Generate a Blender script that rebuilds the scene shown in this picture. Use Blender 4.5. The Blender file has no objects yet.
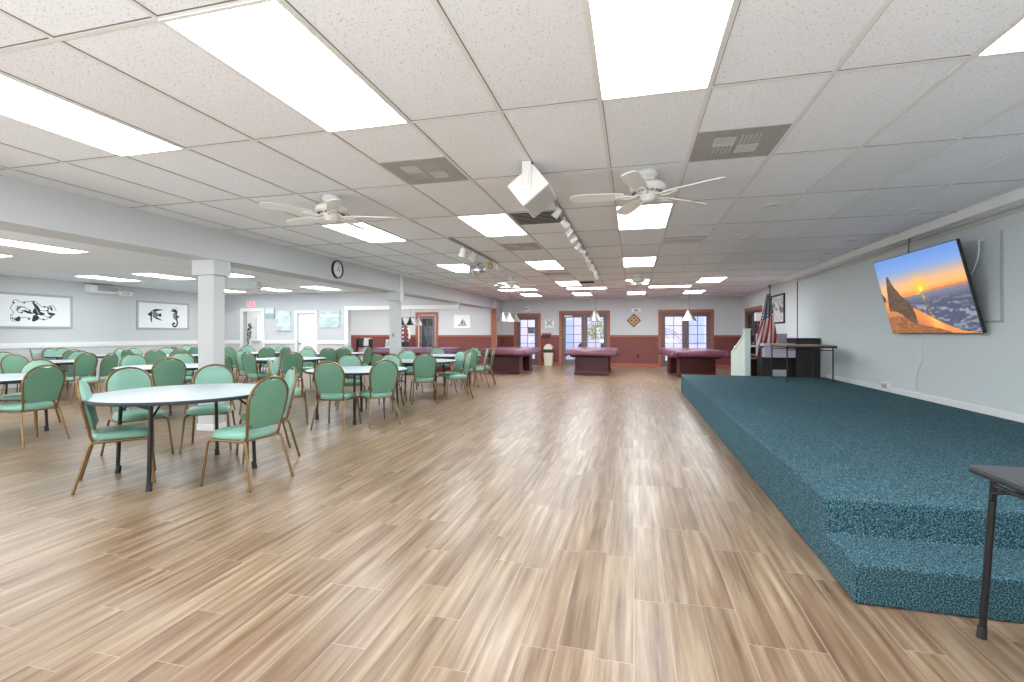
import bpy, bmesh, math, random
from mathutils import Vector, Matrix, Euler
random.seed(7)
C = bpy.context.scene.collection
PI = math.pi
H = 1.30            # eye height
CZ = 2.684          # ceiling height
F, YAW, CX, CY = 480.7, 0.24679, 512.0, 333.5
# ---------------------------------------------------------------- camera, world, lights, exposure
cam = bpy.data.objects.new('camera', bpy.data.cameras.new('camera')); C.objects.link(cam)
cam.location = (0, 0, H); cam.rotation_euler = (PI/2, 0, YAW)
cam.data.sensor_width = 36; cam.data.lens = F/1024*36; cam.data.shift_y = -(341-CY)/1024
cam.data.clip_start = .05; cam.data.clip_end = 200
bpy.context.scene.camera = cam
vs = bpy.context.scene.view_settings
vs.view_transform = 'Standard'; vs.look = 'None'; vs.gamma = 1; vs.use_curve_mapping = False
vs.exposure = 0.40
W = bpy.data.worlds.new('daylight'); bpy.context.scene.world = W; W.use_nodes = True
bg = W.node_tree.nodes['Background']; bg.inputs[0].default_value = (.92, .92, 1, 1); bg.inputs[1].default_value = 1.75
PANEL = 13.0         # strength of every lit ceiling panel
def area(name, loc, sx, sy, power):
    l = bpy.data.lights.new(name, 'AREA'); l.shape = 'RECTANGLE'; l.size = sx; l.size_y = sy; l.energy = power
    l.color = (.95, .985, 1)
    o = bpy.data.objects.new(name, l); C.objects.link(o); o.location = loc
    return o
# ceiling panels of the hall outside the frame: behind the camera, and in the side rooms
for x in (-3.5, -1.69):
    for y in (-1.4,): area('panel_lamp', (x, y, CZ-.03), .55, 1.16, 14)
for x in (-12.7, -10.9, -9.2, -7.4):
    area('panel_lamp', (x, 2.3, CZ-.03), .55, 1.16, 22); area('panel_lamp', (x, -1.2, CZ-.03), .55, 1.16, 22)
for y in (5.9, 9.2, 12.8): area('panel_lamp', (-7.35, y, CZ-.03), .55, 1.16, 22)
for x in (-11, -8.9, -6.9): area('panel_lamp', (x, 16.1, CZ-.03), 1.16, .55, 42)
area('panel_lamp', (-14.6, 15.6, CZ-.03), .55, 1.16, 34)
# added fill lights, unseen behind the camera, turned up to brighten the ceiling
for x, y, p, d in ((-1.6, -2.0, 150, (.05, .25, .97)), (-7.6, -1.6, 170, (0, .3, .95)), (-11.6, -1.0, 150, (0, .3, .95)), (2.3, -1.8, 90, (.1, .25, .96))):
    o = area('ceiling_fill', (x, y, .7), 2.2, 1.2, p); o.rotation_euler = Vector(d).to_track_quat('-Z', 'Y').to_euler()

# ---------------------------------------------------------------- colour and material helpers
def lin(c): return tuple((x/12.92 if x <= .04045 else ((x+.055)/1.055)**2.4) for x in (v/255 for v in c))
class N:
    def __init__(s, name):
        s.m = bpy.data.materials.new(name); s.m.use_nodes = True; s.t = s.m.node_tree; s.b = s.t.nodes['Principled BSDF']
    def n(s, t, **k):
        x = s.t.nodes.new(t)
        for a, v in k.items(): setattr(x, a, v)
        return x
    def put(s, sock, v):
        if hasattr(v, 'is_output') or isinstance(v, bpy.types.NodeSocket): s.t.links.new(v, sock)
        else: sock.default_value = v
    def math(s, op, a, b=0., c=0.):
        x = s.n('ShaderNodeMath', operation=op)
        for i, v in enumerate((a, b, c)): s.put(x.inputs[i], v)
        return x.outputs[0]
    def mix(s, f, a, b, mode='MIX'):
        x = s.n('ShaderNodeMix', data_type='RGBA', blend_type=mode)
        s.put(x.inputs[0], f)
        for i, v in ((6, a), (7, b)):
            if isinstance(v, tuple): v = (*v[:3], 1)
            s.put(x.inputs[i], v)
        return x.outputs[2]
    def noise(s, vec, scale, detail=2., rough=.5):
        x = s.n('ShaderNodeTexNoise'); s.put(x.inputs['Vector'], vec)
        x.inputs['Scale'].default_value = scale; x.inputs['Detail'].default_value = detail; x.inputs['Roughness'].default_value = rough
        return x.outputs['Fac']
    def ramp(s, f, stops):
        x = s.n('ShaderNodeValToRGB'); s.put(x.inputs[0], f); e = x.color_ramp.elements
        while len(e) < len(stops): e.new(.5)
        for q, (p, c) in zip(e, stops): q.position = p; q.color = (*c[:3], 1)
        return x.outputs[0]
    def pos(s): return s.n('ShaderNodeNewGeometry').outputs['Position']
    def obj(s): return s.n('ShaderNodeTexCoord').outputs['Object']
    def bump(s, h, strength=.3, dist=.01):
        x = s.n('ShaderNodeBump'); x.inputs['Strength'].default_value = strength; x.inputs['Distance'].default_value = dist
        s.put(x.inputs['Height'], h); s.t.links.new(x.outputs[0], s.b.inputs['Normal'])
def P(name, rgb, rough=.6, metal=0., var=.06, scale=8., spec=.5, bump=0.):
    m = N(name); c = lin(rgb); v = m.obj()
    f = m.noise(v, scale, 3)
    col = m.mix(f, tuple(x*(1-var) for x in c), tuple(min(1, x*(1+var)) for x in c))
    m.put(m.b.inputs['Base Color'], col); m.b.inputs['Roughness'].default_value = rough; m.b.inputs['Metallic'].default_value = metal
    m.b.inputs['Specular IOR Level'].default_value = spec
    if bump: m.bump(m.noise(v, scale*14, 2), bump, .004)
    return m.m
def emit(name, rgb, strength):
    m = N(name); c = lin(rgb)
    m.b.inputs['Base Color'].default_value = (*c, 1); m.b.inputs['Emission Color'].default_value = (*c, 1)
    m.b.inputs['Emission Strength'].default_value = strength
    f = m.noise(m.obj(), 3.); m.put(m.b.inputs['Roughness'], m.math('MULTIPLY_ADD', f, .1, .4))
    return m.m
def painted(name, glow=0., rough=.5):
    m = N(name); a = m.n('ShaderNodeAttribute', attribute_name='Col').outputs['Color']
    if glow:
        m.b.inputs['Base Color'].default_value = (.01, .01, .01, 1); m.put(m.b.inputs['Emission Color'], a); m.b.inputs['Emission Strength'].default_value = glow
        m.b.inputs['Roughness'].default_value = .35
    else: m.put(m.b.inputs['Base Color'], a); m.b.inputs['Roughness'].default_value = rough
    return m.m
M = {}
def floor_mat():
    m = N('wood_look_planks'); s = m.n('ShaderNodeSeparateXYZ'); m.put(s.inputs[0], m.pos())
    x = m.math('DIVIDE', m.math('ADD', s.outputs[0], 40.06), .1535)
    ci = m.math('FLOOR', x); fx = m.math('FRACT', x)
    w = m.n('ShaderNodeTexWhiteNoise', noise_dimensions='1D'); m.put(w.inputs['W'], ci)
    y = m.math('ADD', m.math('DIVIDE', m.math('ADD', s.outputs[1], 40.), .915), w.outputs['Value'])
    ri = m.math('FLOOR', y); fy = m.math('FRACT', y)
    w2 = m.n('ShaderNodeTexWhiteNoise', noise_dimensions='2D'); cv = m.n('ShaderNodeCombineXYZ')
    m.put(cv.inputs[0], ci); m.put(cv.inputs[1], ri); m.put(w2.inputs['Vector'], cv.outputs[0])
    gv = m.n('ShaderNodeCombineXYZ')
    m.put(gv.inputs[0], m.math('MULTIPLY', s.outputs[0], 26.)); m.put(gv.inputs[1], m.math('MULTIPLY', s.outputs[1], 1.3))
    m.put(gv.inputs[2], m.math('MULTIPLY', w2.outputs['Value'], 60.))
    g = m.noise(gv.outputs[0], 1., 4, .55)
    gv2 = m.n('ShaderNodeCombineXYZ')
    m.put(gv2.inputs[0], m.math('MULTIPLY', s.outputs[0], 9.)); m.put(gv2.inputs[1], m.math('MULTIPLY', s.outputs[1], 1.2))
    m.put(gv2.inputs[2], m.math('MULTIPLY', w2.outputs['Value'], 91.))
    g2 = m.noise(gv2.outputs[0], 1., 3, .5)
    base = m.ramp(g, [(.3, lin((98, 76, 58))), (.43, lin((130, 107, 85))), (.56, lin((150, 129, 106))), (.72, lin((172, 153, 131)))])
    warm = m.mix(m.math('MULTIPLY', m.ramp(g2, [(.44, (0, 0, 0)), (.72, (1, 1, 1))]), .6), base, lin((124, 96, 74)))
    tone = m.ramp(w2.outputs['Value'], [(0, (.86, .83, .80)), (.5, (.98, .965, .945)), (1, (1.08, 1.07, 1.05))])
    col = m.mix(1., warm, tone, 'MULTIPLY')
    ex = m.math('LESS_THAN', m.math('MINIMUM', fx, m.math('SUBTRACT', 1., fx)), .011)
    ey = m.math('LESS_THAN', m.math('MINIMUM', fy, m.math('SUBTRACT', 1., fy)), .0020)
    e = m.math('MAXIMUM', ex, ey)
    col = m.mix(m.math('MULTIPLY', e, .6), col, lin((172, 164, 154)))
    m.put(m.b.inputs['Base Color'], col)
    m.put(m.b.inputs['Roughness'], m.math('MULTIPLY_ADD', g2, .06, .282)); m.b.inputs['Specular IOR Level'].default_value = .55
    m.bump(m.math('SUBTRACT', 1., e), .12, .0015)
    return m.m
def ceil_mat():
    m = N('fissured_ceiling_tile'); p = m.pos(); s = m.n('ShaderNodeSeparateXYZ'); m.put(s.inputs[0], p)
    ci = m.math('FLOOR', m.math('DIVIDE', m.math('ADD', s.outputs[0], .192+61), .61)); ri = m.math('FLOOR', m.math('DIVIDE', m.math('ADD', s.outputs[1], 122-2.887), 1.22))
    cv = m.n('ShaderNodeCombineXYZ'); m.put(cv.inputs[0], ci); m.put(cv.inputs[1], ri)
    w = m.n('ShaderNodeTexWhiteNoise', noise_dimensions='2D'); m.put(w.inputs['Vector'], cv.outputs[0])
    sv = m.n('ShaderNodeMapping'); m.put(sv.inputs[0], p); sv.inputs['Scale'].default_value = (1, 1.0, 1); sv.inputs['Rotation'].default_value = (0, 0, .6)
    n1 = m.noise(sv.outputs[0], 85., 2, .6)
    n2 = m.noise(p, 2.2, 3)
    pit = m.ramp(n1, [(.30, (1, 1, 1)), (.40, (0, 0, 0))])
    c = m.mix(m.math('MULTIPLY', n2, .5), lin((240, 242, 246)), lin((232, 234, 238)))
    c = m.mix(1., c, m.ramp(w.outputs['Value'], [(0, (.96, .955, .95)), (1, (1.02, 1.02, 1.02))]), 'MULTIPLY')
    c = m.mix(m.math('MULTIPLY', pit, .55), c, lin((150, 146, 140)))
    m.put(m.b.inputs['Base Color'], c); m.b.inputs['Roughness'].default_value = .9; m.b.inputs['Specular IOR Level'].default_value = .2
    m.bump(m.math('SUBTRACT', 1., pit), .5, .004)
    return m.m
def carpet_mat():
    m = N('teal_loop_carpet'); p = m.pos()
    n1 = m.noise(p, 150., 2, .7); n2 = m.noise(p, 3., 3); n3 = m.noise(p, 420., 1)
    c = m.ramp(n1, [(.36, lin((16, 44, 50))), (.5, lin((50, 86, 96))), (.64, lin((128, 160, 174)))])
    c = m.mix(m.math('MULTIPLY', n2, .35), c, lin((36, 78, 86)))
    m.put(m.b.inputs['Base Color'], c); m.b.inputs['Roughness'].default_value = .95; m.b.inputs['Specular IOR Level'].default_value = .15
    m.bump(m.math('ADD', n1, m.math('MULTIPLY', n3, .5)), .9, .006)
    return m.m
def glass_mat():
    m = N('clear_pane'); t = m.t
    tr = m.n('ShaderNodeBsdfTransparent'); tr.inputs[0].default_value = (.93, .95, .97, 1)
    gl = m.n('ShaderNodeBsdfGlossy'); gl.inputs['Roughness'].default_value = .02
    fr = m.n('ShaderNodeFresnel'); fr.inputs[0].default_value = 1.45
    mx = m.n('ShaderNodeMixShader'); t.links.new(fr.outputs[0], mx.inputs[0]); t.links.new(tr.outputs[0], mx.inputs[1]); t.links.new(gl.outputs[0], mx.inputs[2])
    t.links.new(mx.outputs[0], t.nodes['Material Output'].inputs['Surface'])
    return m.m
def mirror_tile_mat():
    m = N('mirror_facets'); u = m.n('ShaderNodeTexCoord').outputs['UV']
    m.b.inputs['Metallic'].default_value = 1; m.b.inputs['Roughness'].default_value = .06
    m.put(m.b.inputs['Base Color'], m.ramp(m.noise(m.obj(), 30.), [(.3, (.6, .6, .62)), (.7, (.95, .95, .95))]))
    return m.m
def laminate():
    m = N('white_laminate'); p = m.obj()
    m.put(m.b.inputs['Base Color'], m.ramp(m.noise(p, 260., 2), [(.4, lin((176, 190, 196))), (.6, lin((196, 208, 212)))]))
    m.put(m.b.inputs['Roughness'], m.math('MULTIPLY_ADD', m.noise(p, 5.), .05, .34)); m.b.inputs['Specular IOR Level'].default_value = .35
    return m.m
M['floor'] = floor_mat(); M['ceil'] = ceil_mat(); M['carpet'] = carpet_mat(); M['glass'] = glass_mat(); M['mirror'] = mirror_tile_mat(); M['lam'] = laminate()
M['wall'] = P('pale_grey_paint', (206, 208, 210), .75, var=.012, scale=1.2, spec=.3)
M['wallcool'] = P('cool_grey_paint', (214, 222, 224), .7, var=.015, scale=1.2, spec=.3)
M['walldark'] = P('mid_grey_paint', (206, 208, 212), .75, var=.012, scale=1.2, spec=.3)
M['white'] = P('white_gloss_paint', (240, 241, 240), .45, var=.02)
M['tee'] = P('white_tee_bar', (226, 225, 222), .5, var=.03)
M['greyframe'] = P('grey_picture_frame', (172, 176, 178), .5)
M['paper'] = P('white_paper', (240, 242, 243), .7, var=.01)
M['ink'] = P('black_ink', (34, 36, 40), .7)
M['inkgrey'] = P('grey_ink', (120, 124, 128), .7)
M['maroon'] = P('maroon_wainscot', (122, 66, 62), .55, var=.12, scale=26.)
M['terra'] = P('terracotta_wood_trim', (164, 96, 76), .5, var=.1, scale=14.)
M['doorgrey'] = P('taupe_door_paint', (112, 100, 98), .5)
M['panel'] = emit('lit_diffuser', (246, 252, 255), PANEL)
M['gold'] = P('gold_metal', (134, 108, 74), .36, .7, var=.08)
M['vinyl'] = P('mint_vinyl', (130, 178, 160), .36, var=.05, scale=5., spec=.5)
M['vinylback'] = P('green_vinyl_rear', (104, 150, 126), .45, var=.04, scale=5.)  # rear kept darker: the light sheen on the front is put into colour
M['black'] = P('black_powder_coat', (30, 31, 34), .42)
M['blackplastic'] = P('black_edge_band', (44, 48, 54), .5)
M['vent'] = P('grey_vent', (172, 170, 167), .55, .2, var=.08, scale=20.)
M['tee_shade'] = P('painted_tee_shade', (112, 110, 106), .8)
M['ventdark'] = P('dark_duct', (56, 56, 56), .8)
M['ventlight'] = P('pale_vent_slat', (194, 192, 188), .55, var=.12, scale=30.)
M['ventpale'] = P('lilac_white_vent', (214, 208, 218), .6, var=.1, scale=12.)
M['fan'] = P('white_fan_enamel', (232, 231, 227), .4, var=.02)
M['chrome'] = P('chrome', (200, 200, 200), .18, 1., var=.03)
M['mahog'] = P('dark_mahogany', (74, 26, 30), .35, var=.2, scale=9.)
M['cover'] = P('purple_vinyl_cover', (108, 60, 80), .3, var=.08, scale=4.)
M['coverplum'] = P('plum_vinyl_cover', (112, 76, 108), .3, var=.08, scale=4.)
for _k in ('cover', 'coverplum'):
    _b = M[_k].node_tree.nodes['Principled BSDF']; _b.inputs['Coat Weight'].default_value = .5; _b.inputs['Coat Roughness'].default_value = .3
M['felt'] = P('dark_slate', (40, 40, 44), .8)
M['beige'] = P('beige_plastic', (216, 206, 186), .5)
M['bag'] = P('dark_bin_liner', (50, 54, 58), .3)
M['pewter'] = P('pewter_metal', (150, 152, 152), .35, .7)
M['railwhite'] = P('pale_mint_white_paint', (222, 236, 230), .5, var=.02)
M['tabletop'] = P('brown_wood_grain_top', (138, 112, 88), .45, var=.15, scale=30.)
M['darktop'] = P('charcoal_card_table_vinyl', (66, 66, 72), .45, var=.06)
M['lilac'] = P('lilac_white_fabric', (216, 208, 226), .6)
M['orgwood'] = P('organ_brown_wood', (112, 74, 48), .5, var=.15, scale=12.)
M['organ'] = P('black_organ_case', (44, 44, 40), .5)
M['exitred'] = emit('exit_red', (236, 120, 140), .6)
M['yellow'] = P('yellow_gel', (186, 176, 60), .4)
M['cord'] = P('white_cord', (230, 232, 232), .5)
M['pvc'] = P('grey_raceway', (168, 174, 178), .5)
M['ext'] = P('lavender_stucco', (226, 218, 240), .9, var=.05, scale=3.)
M['extblue'] = P('blue_shutter', (186, 200, 234), .7)
M['patio'] = P('patio_concrete', (206, 202, 206), .9, var=.1, scale=2.)
M['leaf'] = P('palm_leaf', (70, 92, 62), .6, var=.2)
M['leafy'] = P('yellow_green_leaf', (150, 164, 84), .6, var=.25)
M['extdark'] = P('dark_wicker', (66, 68, 80), .7)
M['plaid'] = None
M['paint'] = painted('printed_colour'); M['screen'] = painted('lit_tv_screen', 1.0); M['cloth'] = painted('printed_cloth', 0, .8)
M['denim'] = P('dark_denim', (44, 52, 62), .8)
M['teal'] = P('pale_teal_canvas', (176, 206, 204), .7)
M['magpink'] = P('pink_magazine', (206, 168, 176), .5); M['magblack'] = P('black_magazine', (60, 60, 64), .5); M['magwhite'] = P('white_magazine', (226, 228, 230), .5)

# ---------------------------------------------------------------- geometry helpers
class MB:
    def __init__(s): s.bm = bmesh.new(); s.mi = 0
    def face(s, vs):
        try: f = s.bm.faces.new(vs); f.material_index = s.mi; return f
        except ValueError: return None
    def box(s, c, d, rot=None):
        c = Vector(c); R = rot if rot is not None else Matrix.Identity(3); v = []
        for k in (-1, 1):
            for j in (-1, 1):
                for i in (-1, 1): v.append(s.bm.verts.new(c + R @ Vector((i*d[0]/2, j*d[1]/2, k*d[2]/2))))
        for q in ((0, 2, 3, 1), (4, 5, 7, 6), (0, 1, 5, 4), (2, 6, 7, 3), (0, 4, 6, 2), (1, 3, 7, 5)): s.face([v[a] for a in q])
        return s
    def bb(s, x0, x1, y0, y1, z0, z1): return s.box(((x0+x1)/2, (y0+y1)/2, (z0+z1)/2), (x1-x0, y1-y0, z1-z0))
    def rings(s, rings, closed=False, caps=True):
        V = [[s.bm.verts.new(p) for p in r] for r in rings]; n = len(V[0])
        for a in range(len(V) - (0 if closed else 1)):
            A, B = V[a], V[(a+1) % len(V)]
            for i in range(n): s.face([A[i], A[(i+1) % n], B[(i+1) % n], B[i]])
        if caps and not closed: s.face(V[0][::-1]); s.face(V[-1])
        return s
    def tube(s, pts, r, n=8, closed=False):
        pts = [Vector(p) for p in pts]; R = []; m = len(pts); up = None
        for i, p in enumerate(pts):
            a = pts[(i-1) % m] if (closed or i > 0) else p; b = pts[(i+1) % m] if (closed or i < m-1) else p
            t = (b-a).normalized()
            if up is None: up = Vector((0, 0, 1)) if abs(t.z) < .9 else Vector((1, 0, 0))
            x = t.cross(up); x = x.normalized() if x.length > 1e-6 else Vector((1, 0, 0)); y = x.cross(t).normalized(); up = y
            rr = r[i] if isinstance(r, (list, tuple)) else r
            R.append([p + x*rr*math.cos(2*PI*k/n) + y*rr*math.sin(2*PI*k/n) for k in range(n)])
        return s.rings(R, closed)
    def lathe(s, prof, n=24, c=(0, 0, 0)):
        c = Vector(c)
        return s.rings([[c + Vector((r*math.cos(2*PI*k/n), r*math.sin(2*PI*k/n), z)) for k in range(n)] for r, z in prof])
    def prism(s, poly, f0, f1):
        """poly: 2-D points; f0, f1 map a 2-D point to the two 3-D faces"""
        return s.rings([[Vector(f0(p)) for p in poly], [Vector(f1(p)) for p in poly]])
    def grid(s, nx, ny, fn):
        V = [[s.bm.verts.new(fn(i/nx, j/ny)) for i in range(nx+1)] for j in range(ny+1)]
        for j in range(ny):
            for i in range(nx): s.face([V[j][i], V[j][i+1], V[j+1][i+1], V[j+1][i]])
        return s
    def build(s, name, mat, parent=None, smooth=False, bevel=0, fix=True):
        if fix: bmesh.ops.recalc_face_normals(s.bm, faces=s.bm.faces)
        me = bpy.data.meshes.new(name); s.bm.to_mesh(me); s.bm.free()
        for m in (mat if isinstance(mat, list) else [mat]): me.materials.append(m)
        if smooth:
            me.polygons.foreach_set('use_smooth', [True]*len(me.polygons)); me.set_sharp_from_angle(angle=math.radians(40))
        o = bpy.data.objects.new(name, me); C.objects.link(o)
        if parent: o.parent = parent
        if bevel:
            b = o.modifiers.new('soft_edges', 'BEVEL'); b.width = bevel; b.segments = 2; b.limit_method = 'ANGLE'
        return o
def tag(o, label=None, cat=None, group=None, kind=None):
    for k, v in (('label', label), ('category', cat), ('group', group), ('kind', kind)):
        if v: o[k] = v
    return o
def thing(name, label, cat, loc=(0, 0, 0), rz=0., group=None, kind=None):
    o = bpy.data.objects.new(name, None); C.objects.link(o); o.empty_display_size = .1
    o.location = loc; o.rotation_euler = (0, 0, rz)
    return tag(o, label, cat, group, kind)
def struct(name, mb, mat, label=None, cat=None, **k):
    return tag(mb.build(name, mat, **k), label, cat, None, 'structure')
def dup(o, loc, rz, label, group=None):
    r = o.copy(); C.objects.link(r); r.location = loc; r.rotation_euler = (0, 0, rz); r['label'] = label
    if group: r['group'] = group
    for ch in list(o.children):
        c = ch.copy(); C.objects.link(c); c.parent = r
        for g in list(ch.children):
            d = g.copy(); C.objects.link(d); d.parent = c
    return r
def paint(name, parent, nx, ny, pos, col, mat):
    """flat printed surface: pos(u,v) -> point, col(u,v) -> sRGB 0..255"""
    mb = MB(); mb.grid(nx, ny, lambda u, v: Vector(pos(u, v)))
    o = mb.build(name, mat, parent, fix=False); me = o.data
    a = me.color_attributes.new('Col', 'FLOAT_COLOR', 'POINT')
    k = 0
    for j in range(ny+1):
        for i in range(nx+1):
            a.data[k].color = (*lin(tuple(max(0, min(255, q)) for q in col(i/nx, j/ny))), 1); k += 1
    return o
def lerp(a, b, t): return tuple(x+(y-x)*t for x, y in zip(a, b))
def sstep(a, b, x):
    t = max(0., min(1., (x-a)/(b-a))); return t*t*(3-2*t)
def px(X, Y, Z):
    c, s = math.cos(YAW), math.sin(YAW); xc = X*c+Y*s; d = -X*s+Y*c
    return CX+F*xc/d, CY+F*(H-Z)/d, d
def h2(x, y, s=0):
    v = math.sin(x*127.1+y*311.7+s*74.7)*43758.5453; return v-math.floor(v)
def vnoise(x, y, s=0):
    i, j = math.floor(x), math.floor(y); f, g = x-i, y-j; f = f*f*(3-2*f); g = g*g*(3-2*g)
    return (h2(i, j, s)*(1-f)+h2(i+1, j, s)*f)*(1-g)+(h2(i, j+1, s)*(1-f)+h2(i+1, j+1, s)*f)*g

# ---------------------------------------------------------------- the room
XR, XL, YF, YB = 3.92, -14.4, 19.35, -3.2
YL, YP = 14.30, 17.90           # back wall of the dining side; wall of the far alcove
XB0, XB1, ZB = -5.80, -5.35, 2.283   # beam
struct('floor', MB().bb(XL-2.4, XR+.2, YB-.2, YF+.17, -.12, 0), M['floor'], 'wood-look plank floor running the length of the hall', 'floor')
struct('ceiling', MB().bb(XL-2.4, XR+.2, YB-.2, YF+.2, CZ, CZ+.12), M['ceil'], 'suspended ceiling of speckled white tiles', 'ceiling')
g = MB()
def gx(i): return -.192+.61*i
def gy(j): return 2.887+1.22*j
for i in range(-23, 7):
    x = gx(i)
    if XB1+.02 < x < 3.6: g.bb(x-.0125, x+.0125, YB, YF, CZ-.006, CZ+.002)
for j in range(-5, 14):
    y = gy(j)
    if YB < y < YF: g.bb(XB1, 3.6, y-.0125, y+.0125, CZ-.0055, CZ+.002)
struct('trim_1', g, M['tee'], 'white metal tee bars of the ceiling grid', 'ceiling grid')
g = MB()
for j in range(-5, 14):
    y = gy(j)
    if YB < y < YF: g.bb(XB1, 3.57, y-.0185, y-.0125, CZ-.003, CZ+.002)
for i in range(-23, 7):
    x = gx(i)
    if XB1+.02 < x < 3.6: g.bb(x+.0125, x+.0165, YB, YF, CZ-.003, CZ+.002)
struct('tee_shade_lines', g, M['tee_shade'])  # grey strips beside the tees: their shadow lines put in as colour
# outer walls
struct('wall_left', MB().bb(XL-.15, XL, YB, YL+.15, 0, CZ), M['wall'])
struct('wall_right', MB().bb(XR, XR+.15, YB, 16.62, 0, CZ).bb(XR, XR+.15, 16.62, 18.64, 2.07, CZ).bb(XR, XR+.15, 18.64, YF+.15, 0, CZ), M['wallcool'])
struct('wall_stage', MB().bb(XR-.05, XR, YB, 13.0, 0, CZ), M['wallcool'])
struct('wall_step_shade', MB().bb(XR-.06, XR-.045, 12.985, 13.02, .9, CZ), M['ventdark'])  # dark strip standing in for the shadow at the wall step
struct('wall_behind', MB().bb(XL-.15, XR+.15, YB-.15, YB, 0, CZ), M['wall'])
D1, D2, D3 = (1.05, 2.83), (-2.79, -.99), (-4.67, -3.77)
w = MB(); xs = [-5.30, D3[0], D3[1], D2[0], D2[1], D1[0], D1[1], XR]
for a in range(0, 8, 2): w.bb(xs[a], xs[a+1], YF, YF+.15, 0, CZ)
for (a, b), z in ((D1, 2.1), (D2, 2.1), (D3, 2.02)): w.bb(a, b, YF, YF+.15, z, CZ)
struct('wall_far', w, M['wall'])
D4 = (-8.41, -7.66)
w = MB().bb(-12.6, D4[0], YP, YP+.15, 0, CZ).bb(D4[1], -5.15, YP, YP+.15, 0, CZ).bb(*D4, YP, YP+.15, 2.05, CZ)
struct('wall_alcove', w, M['wall'])
struct('wall_closet', MB().bb(-8.7, -7.4, 18.6, 18.7, 0, CZ).bb(-8.75, -8.65, YP+.15, 18.7, 0, CZ).bb(-7.45, -7.35, YP+.15, 18.7, 0, CZ).bb(-8.75, -7.35, YP+.15, 18.7, CZ-.02, CZ+.1), M['walldark'])
struct('wall_jog', MB().bb(-5.45, -5.30, YP+.15, YF+.15, 0, CZ), M['wall'])
D7, D6, OP = (-13.48, -12.72), (-11.24, -10.54), (-9.26, XB1-.02)
w = MB().bb(XL, D7[0], YL, YL+.15, 0, CZ).bb(D7[1], D6[0], YL, YL+.15, 0, CZ).bb(D6[1], OP[0], YL, YL+.15, 0, CZ)
w.bb(*D7, YL, YL+.15, 2.08, CZ).bb(*D6, YL, YL+.15, 1.99, CZ).bb(OP[0], OP[1], YL, YL+.15, 2.08, CZ)
struct('wall_back_left', w, M['walldark'])
struct('wall_partition', MB().bb(-12.6, -12.45, YL+.15, YP+.15, 0, CZ), M['wall'])
struct('wall_corridor', MB().bb(-16.6, -15.41, 16.9, 17.05, 0, CZ).bb(-15.41, -14.41, 16.9, 17.05, 0, 1.0).bb(-15.41, -14.41, 16.9, 17.05, 2.0, CZ).bb(-14.41, -12.6, 16.9, 17.05, 0, CZ).bb(-16.75, -16.6, YL, 17.05, 0, CZ).bb(-16.6, XL-.15, YL, YL+.15, 0, CZ), M['white'])
# beam and columns
struct('wall_beam', MB().bb(XB0, XB1, YB, YP, ZB, CZ), M['wall'], 'pale grey ceiling beam between the dining side and the aisle', 'beam')
def column(name, x0, x1, y0, y1, label):
    t = thing(name, label, 'column', ((x0+x1)/2, (y0+y1)/2, 0), kind='structure')
    a, b = (x1-x0)/2, (y1-y0)/2
    MB().bb(-a, a, -b, b, 0, ZB).build('shaft', M['wall'], t, bevel=.006)
    MB().bb(-a-.05, a+.05, -b-.05, b+.05, ZB-.2, ZB).build('capital', M['wall'], t, bevel=.006)
    MB().bb(-a-.012, a+.012, -b-.012, b+.012, 0, .09).build('base_trim', M['white'], t, bevel=.004)
column('column', -5.68, -5.42, 5.24, 5.42, 'square pale grey column nearest the camera, beside the front round table')
column('column', -5.58, -5.38, 10.30, 10.52, 'farther slim grey column in front of the wide opening')
# soffit along the stage wall
s = MB().bb(3.57, 3.60, YB, 13.0, 2.575, CZ).bb(3.60, XR-.05, YB, 13.0, 2.615, 2.64)
s.bb(3.66, 3.70, YB, 13.0, 2.585, 2.615).bb(3.76, 3.79, YB, 13.0, 2.59, 2.615)
struct('trim_3', s, M['white'], 'white soffit with curtain track above the stage wall', 'soffit')
struct('trim_4', MB().bb(3.835, XR-.05, YB, 13.0, 2.555, 2.58), M['tee'])
# chair rails and baseboards
def hrail(name, segs, z0, z1, d, m):
    b = MB()
    for (ax, a, c, at, sg) in segs:
        if ax == 'x': b.bb(a, c, min(at, at-sg*d), max(at, at-sg*d), z0, z1)
        else: b.bb(min(at, at-sg*d), max(at, at-sg*d), a, c, z0, z1)
    return struct(name, b, m)
LB = [('x', XL, D7[0]-.12, YL, 1), ('x', D7[1]+.12, D6[0]-.1, YL, 1), ('x', D6[1]+.1, OP[0]-.13, YL, 1)]
hrail('trim_5', [('y', YB, YL, XL, -1)]+LB, .94, 1.07, .03, M['white'])
hrail('baseboard_left', [('y', YB, YL, XL, -1)]+LB, 0, .12, .018, M['white'])
FW = [('x', -5.30, D3[0]-.11, YF, 1), ('x', D3[1]+.11, D2[0]-.11, YF, 1), ('x', D2[1]+.11, D1[0]-.11, YF, 1), ('x', D1[1]+.11, XR, YF, 1)]
AW = [('x', -12.45, D4[0]-.11, YP, 1), ('x', D4[1]+.11, -5.30, YP, 1), ('y', YP, YF, -5.30, -1)]
RW = [('y', 13.02, 16.51, XR, 1), ('y', 18.75, YF, XR, 1)]
hrail('trim_6', FW+AW+RW, .12, 1.17, .02, M['maroon'])
hrail('trim_7', FW+AW, 1.17, 1.24, .04, M['terra'])
hrail('trim_8', RW, 1.17, 1.24, .04, M['lilac'])
hrail('baseboard_far', FW+AW+RW, 0, .13, .03, M['terra'])
hrail('baseboard_right', [('y', 3.0, 11.2, XR-.05, 1)], .39, .47, .012, M['white'])
struct('trim_9', MB().bb(-5.33, -5.12, YP-.06, YP, 0, 2.27), M['terra'], 'terracotta corner post at the end of the alcove wall', 'post')
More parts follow.
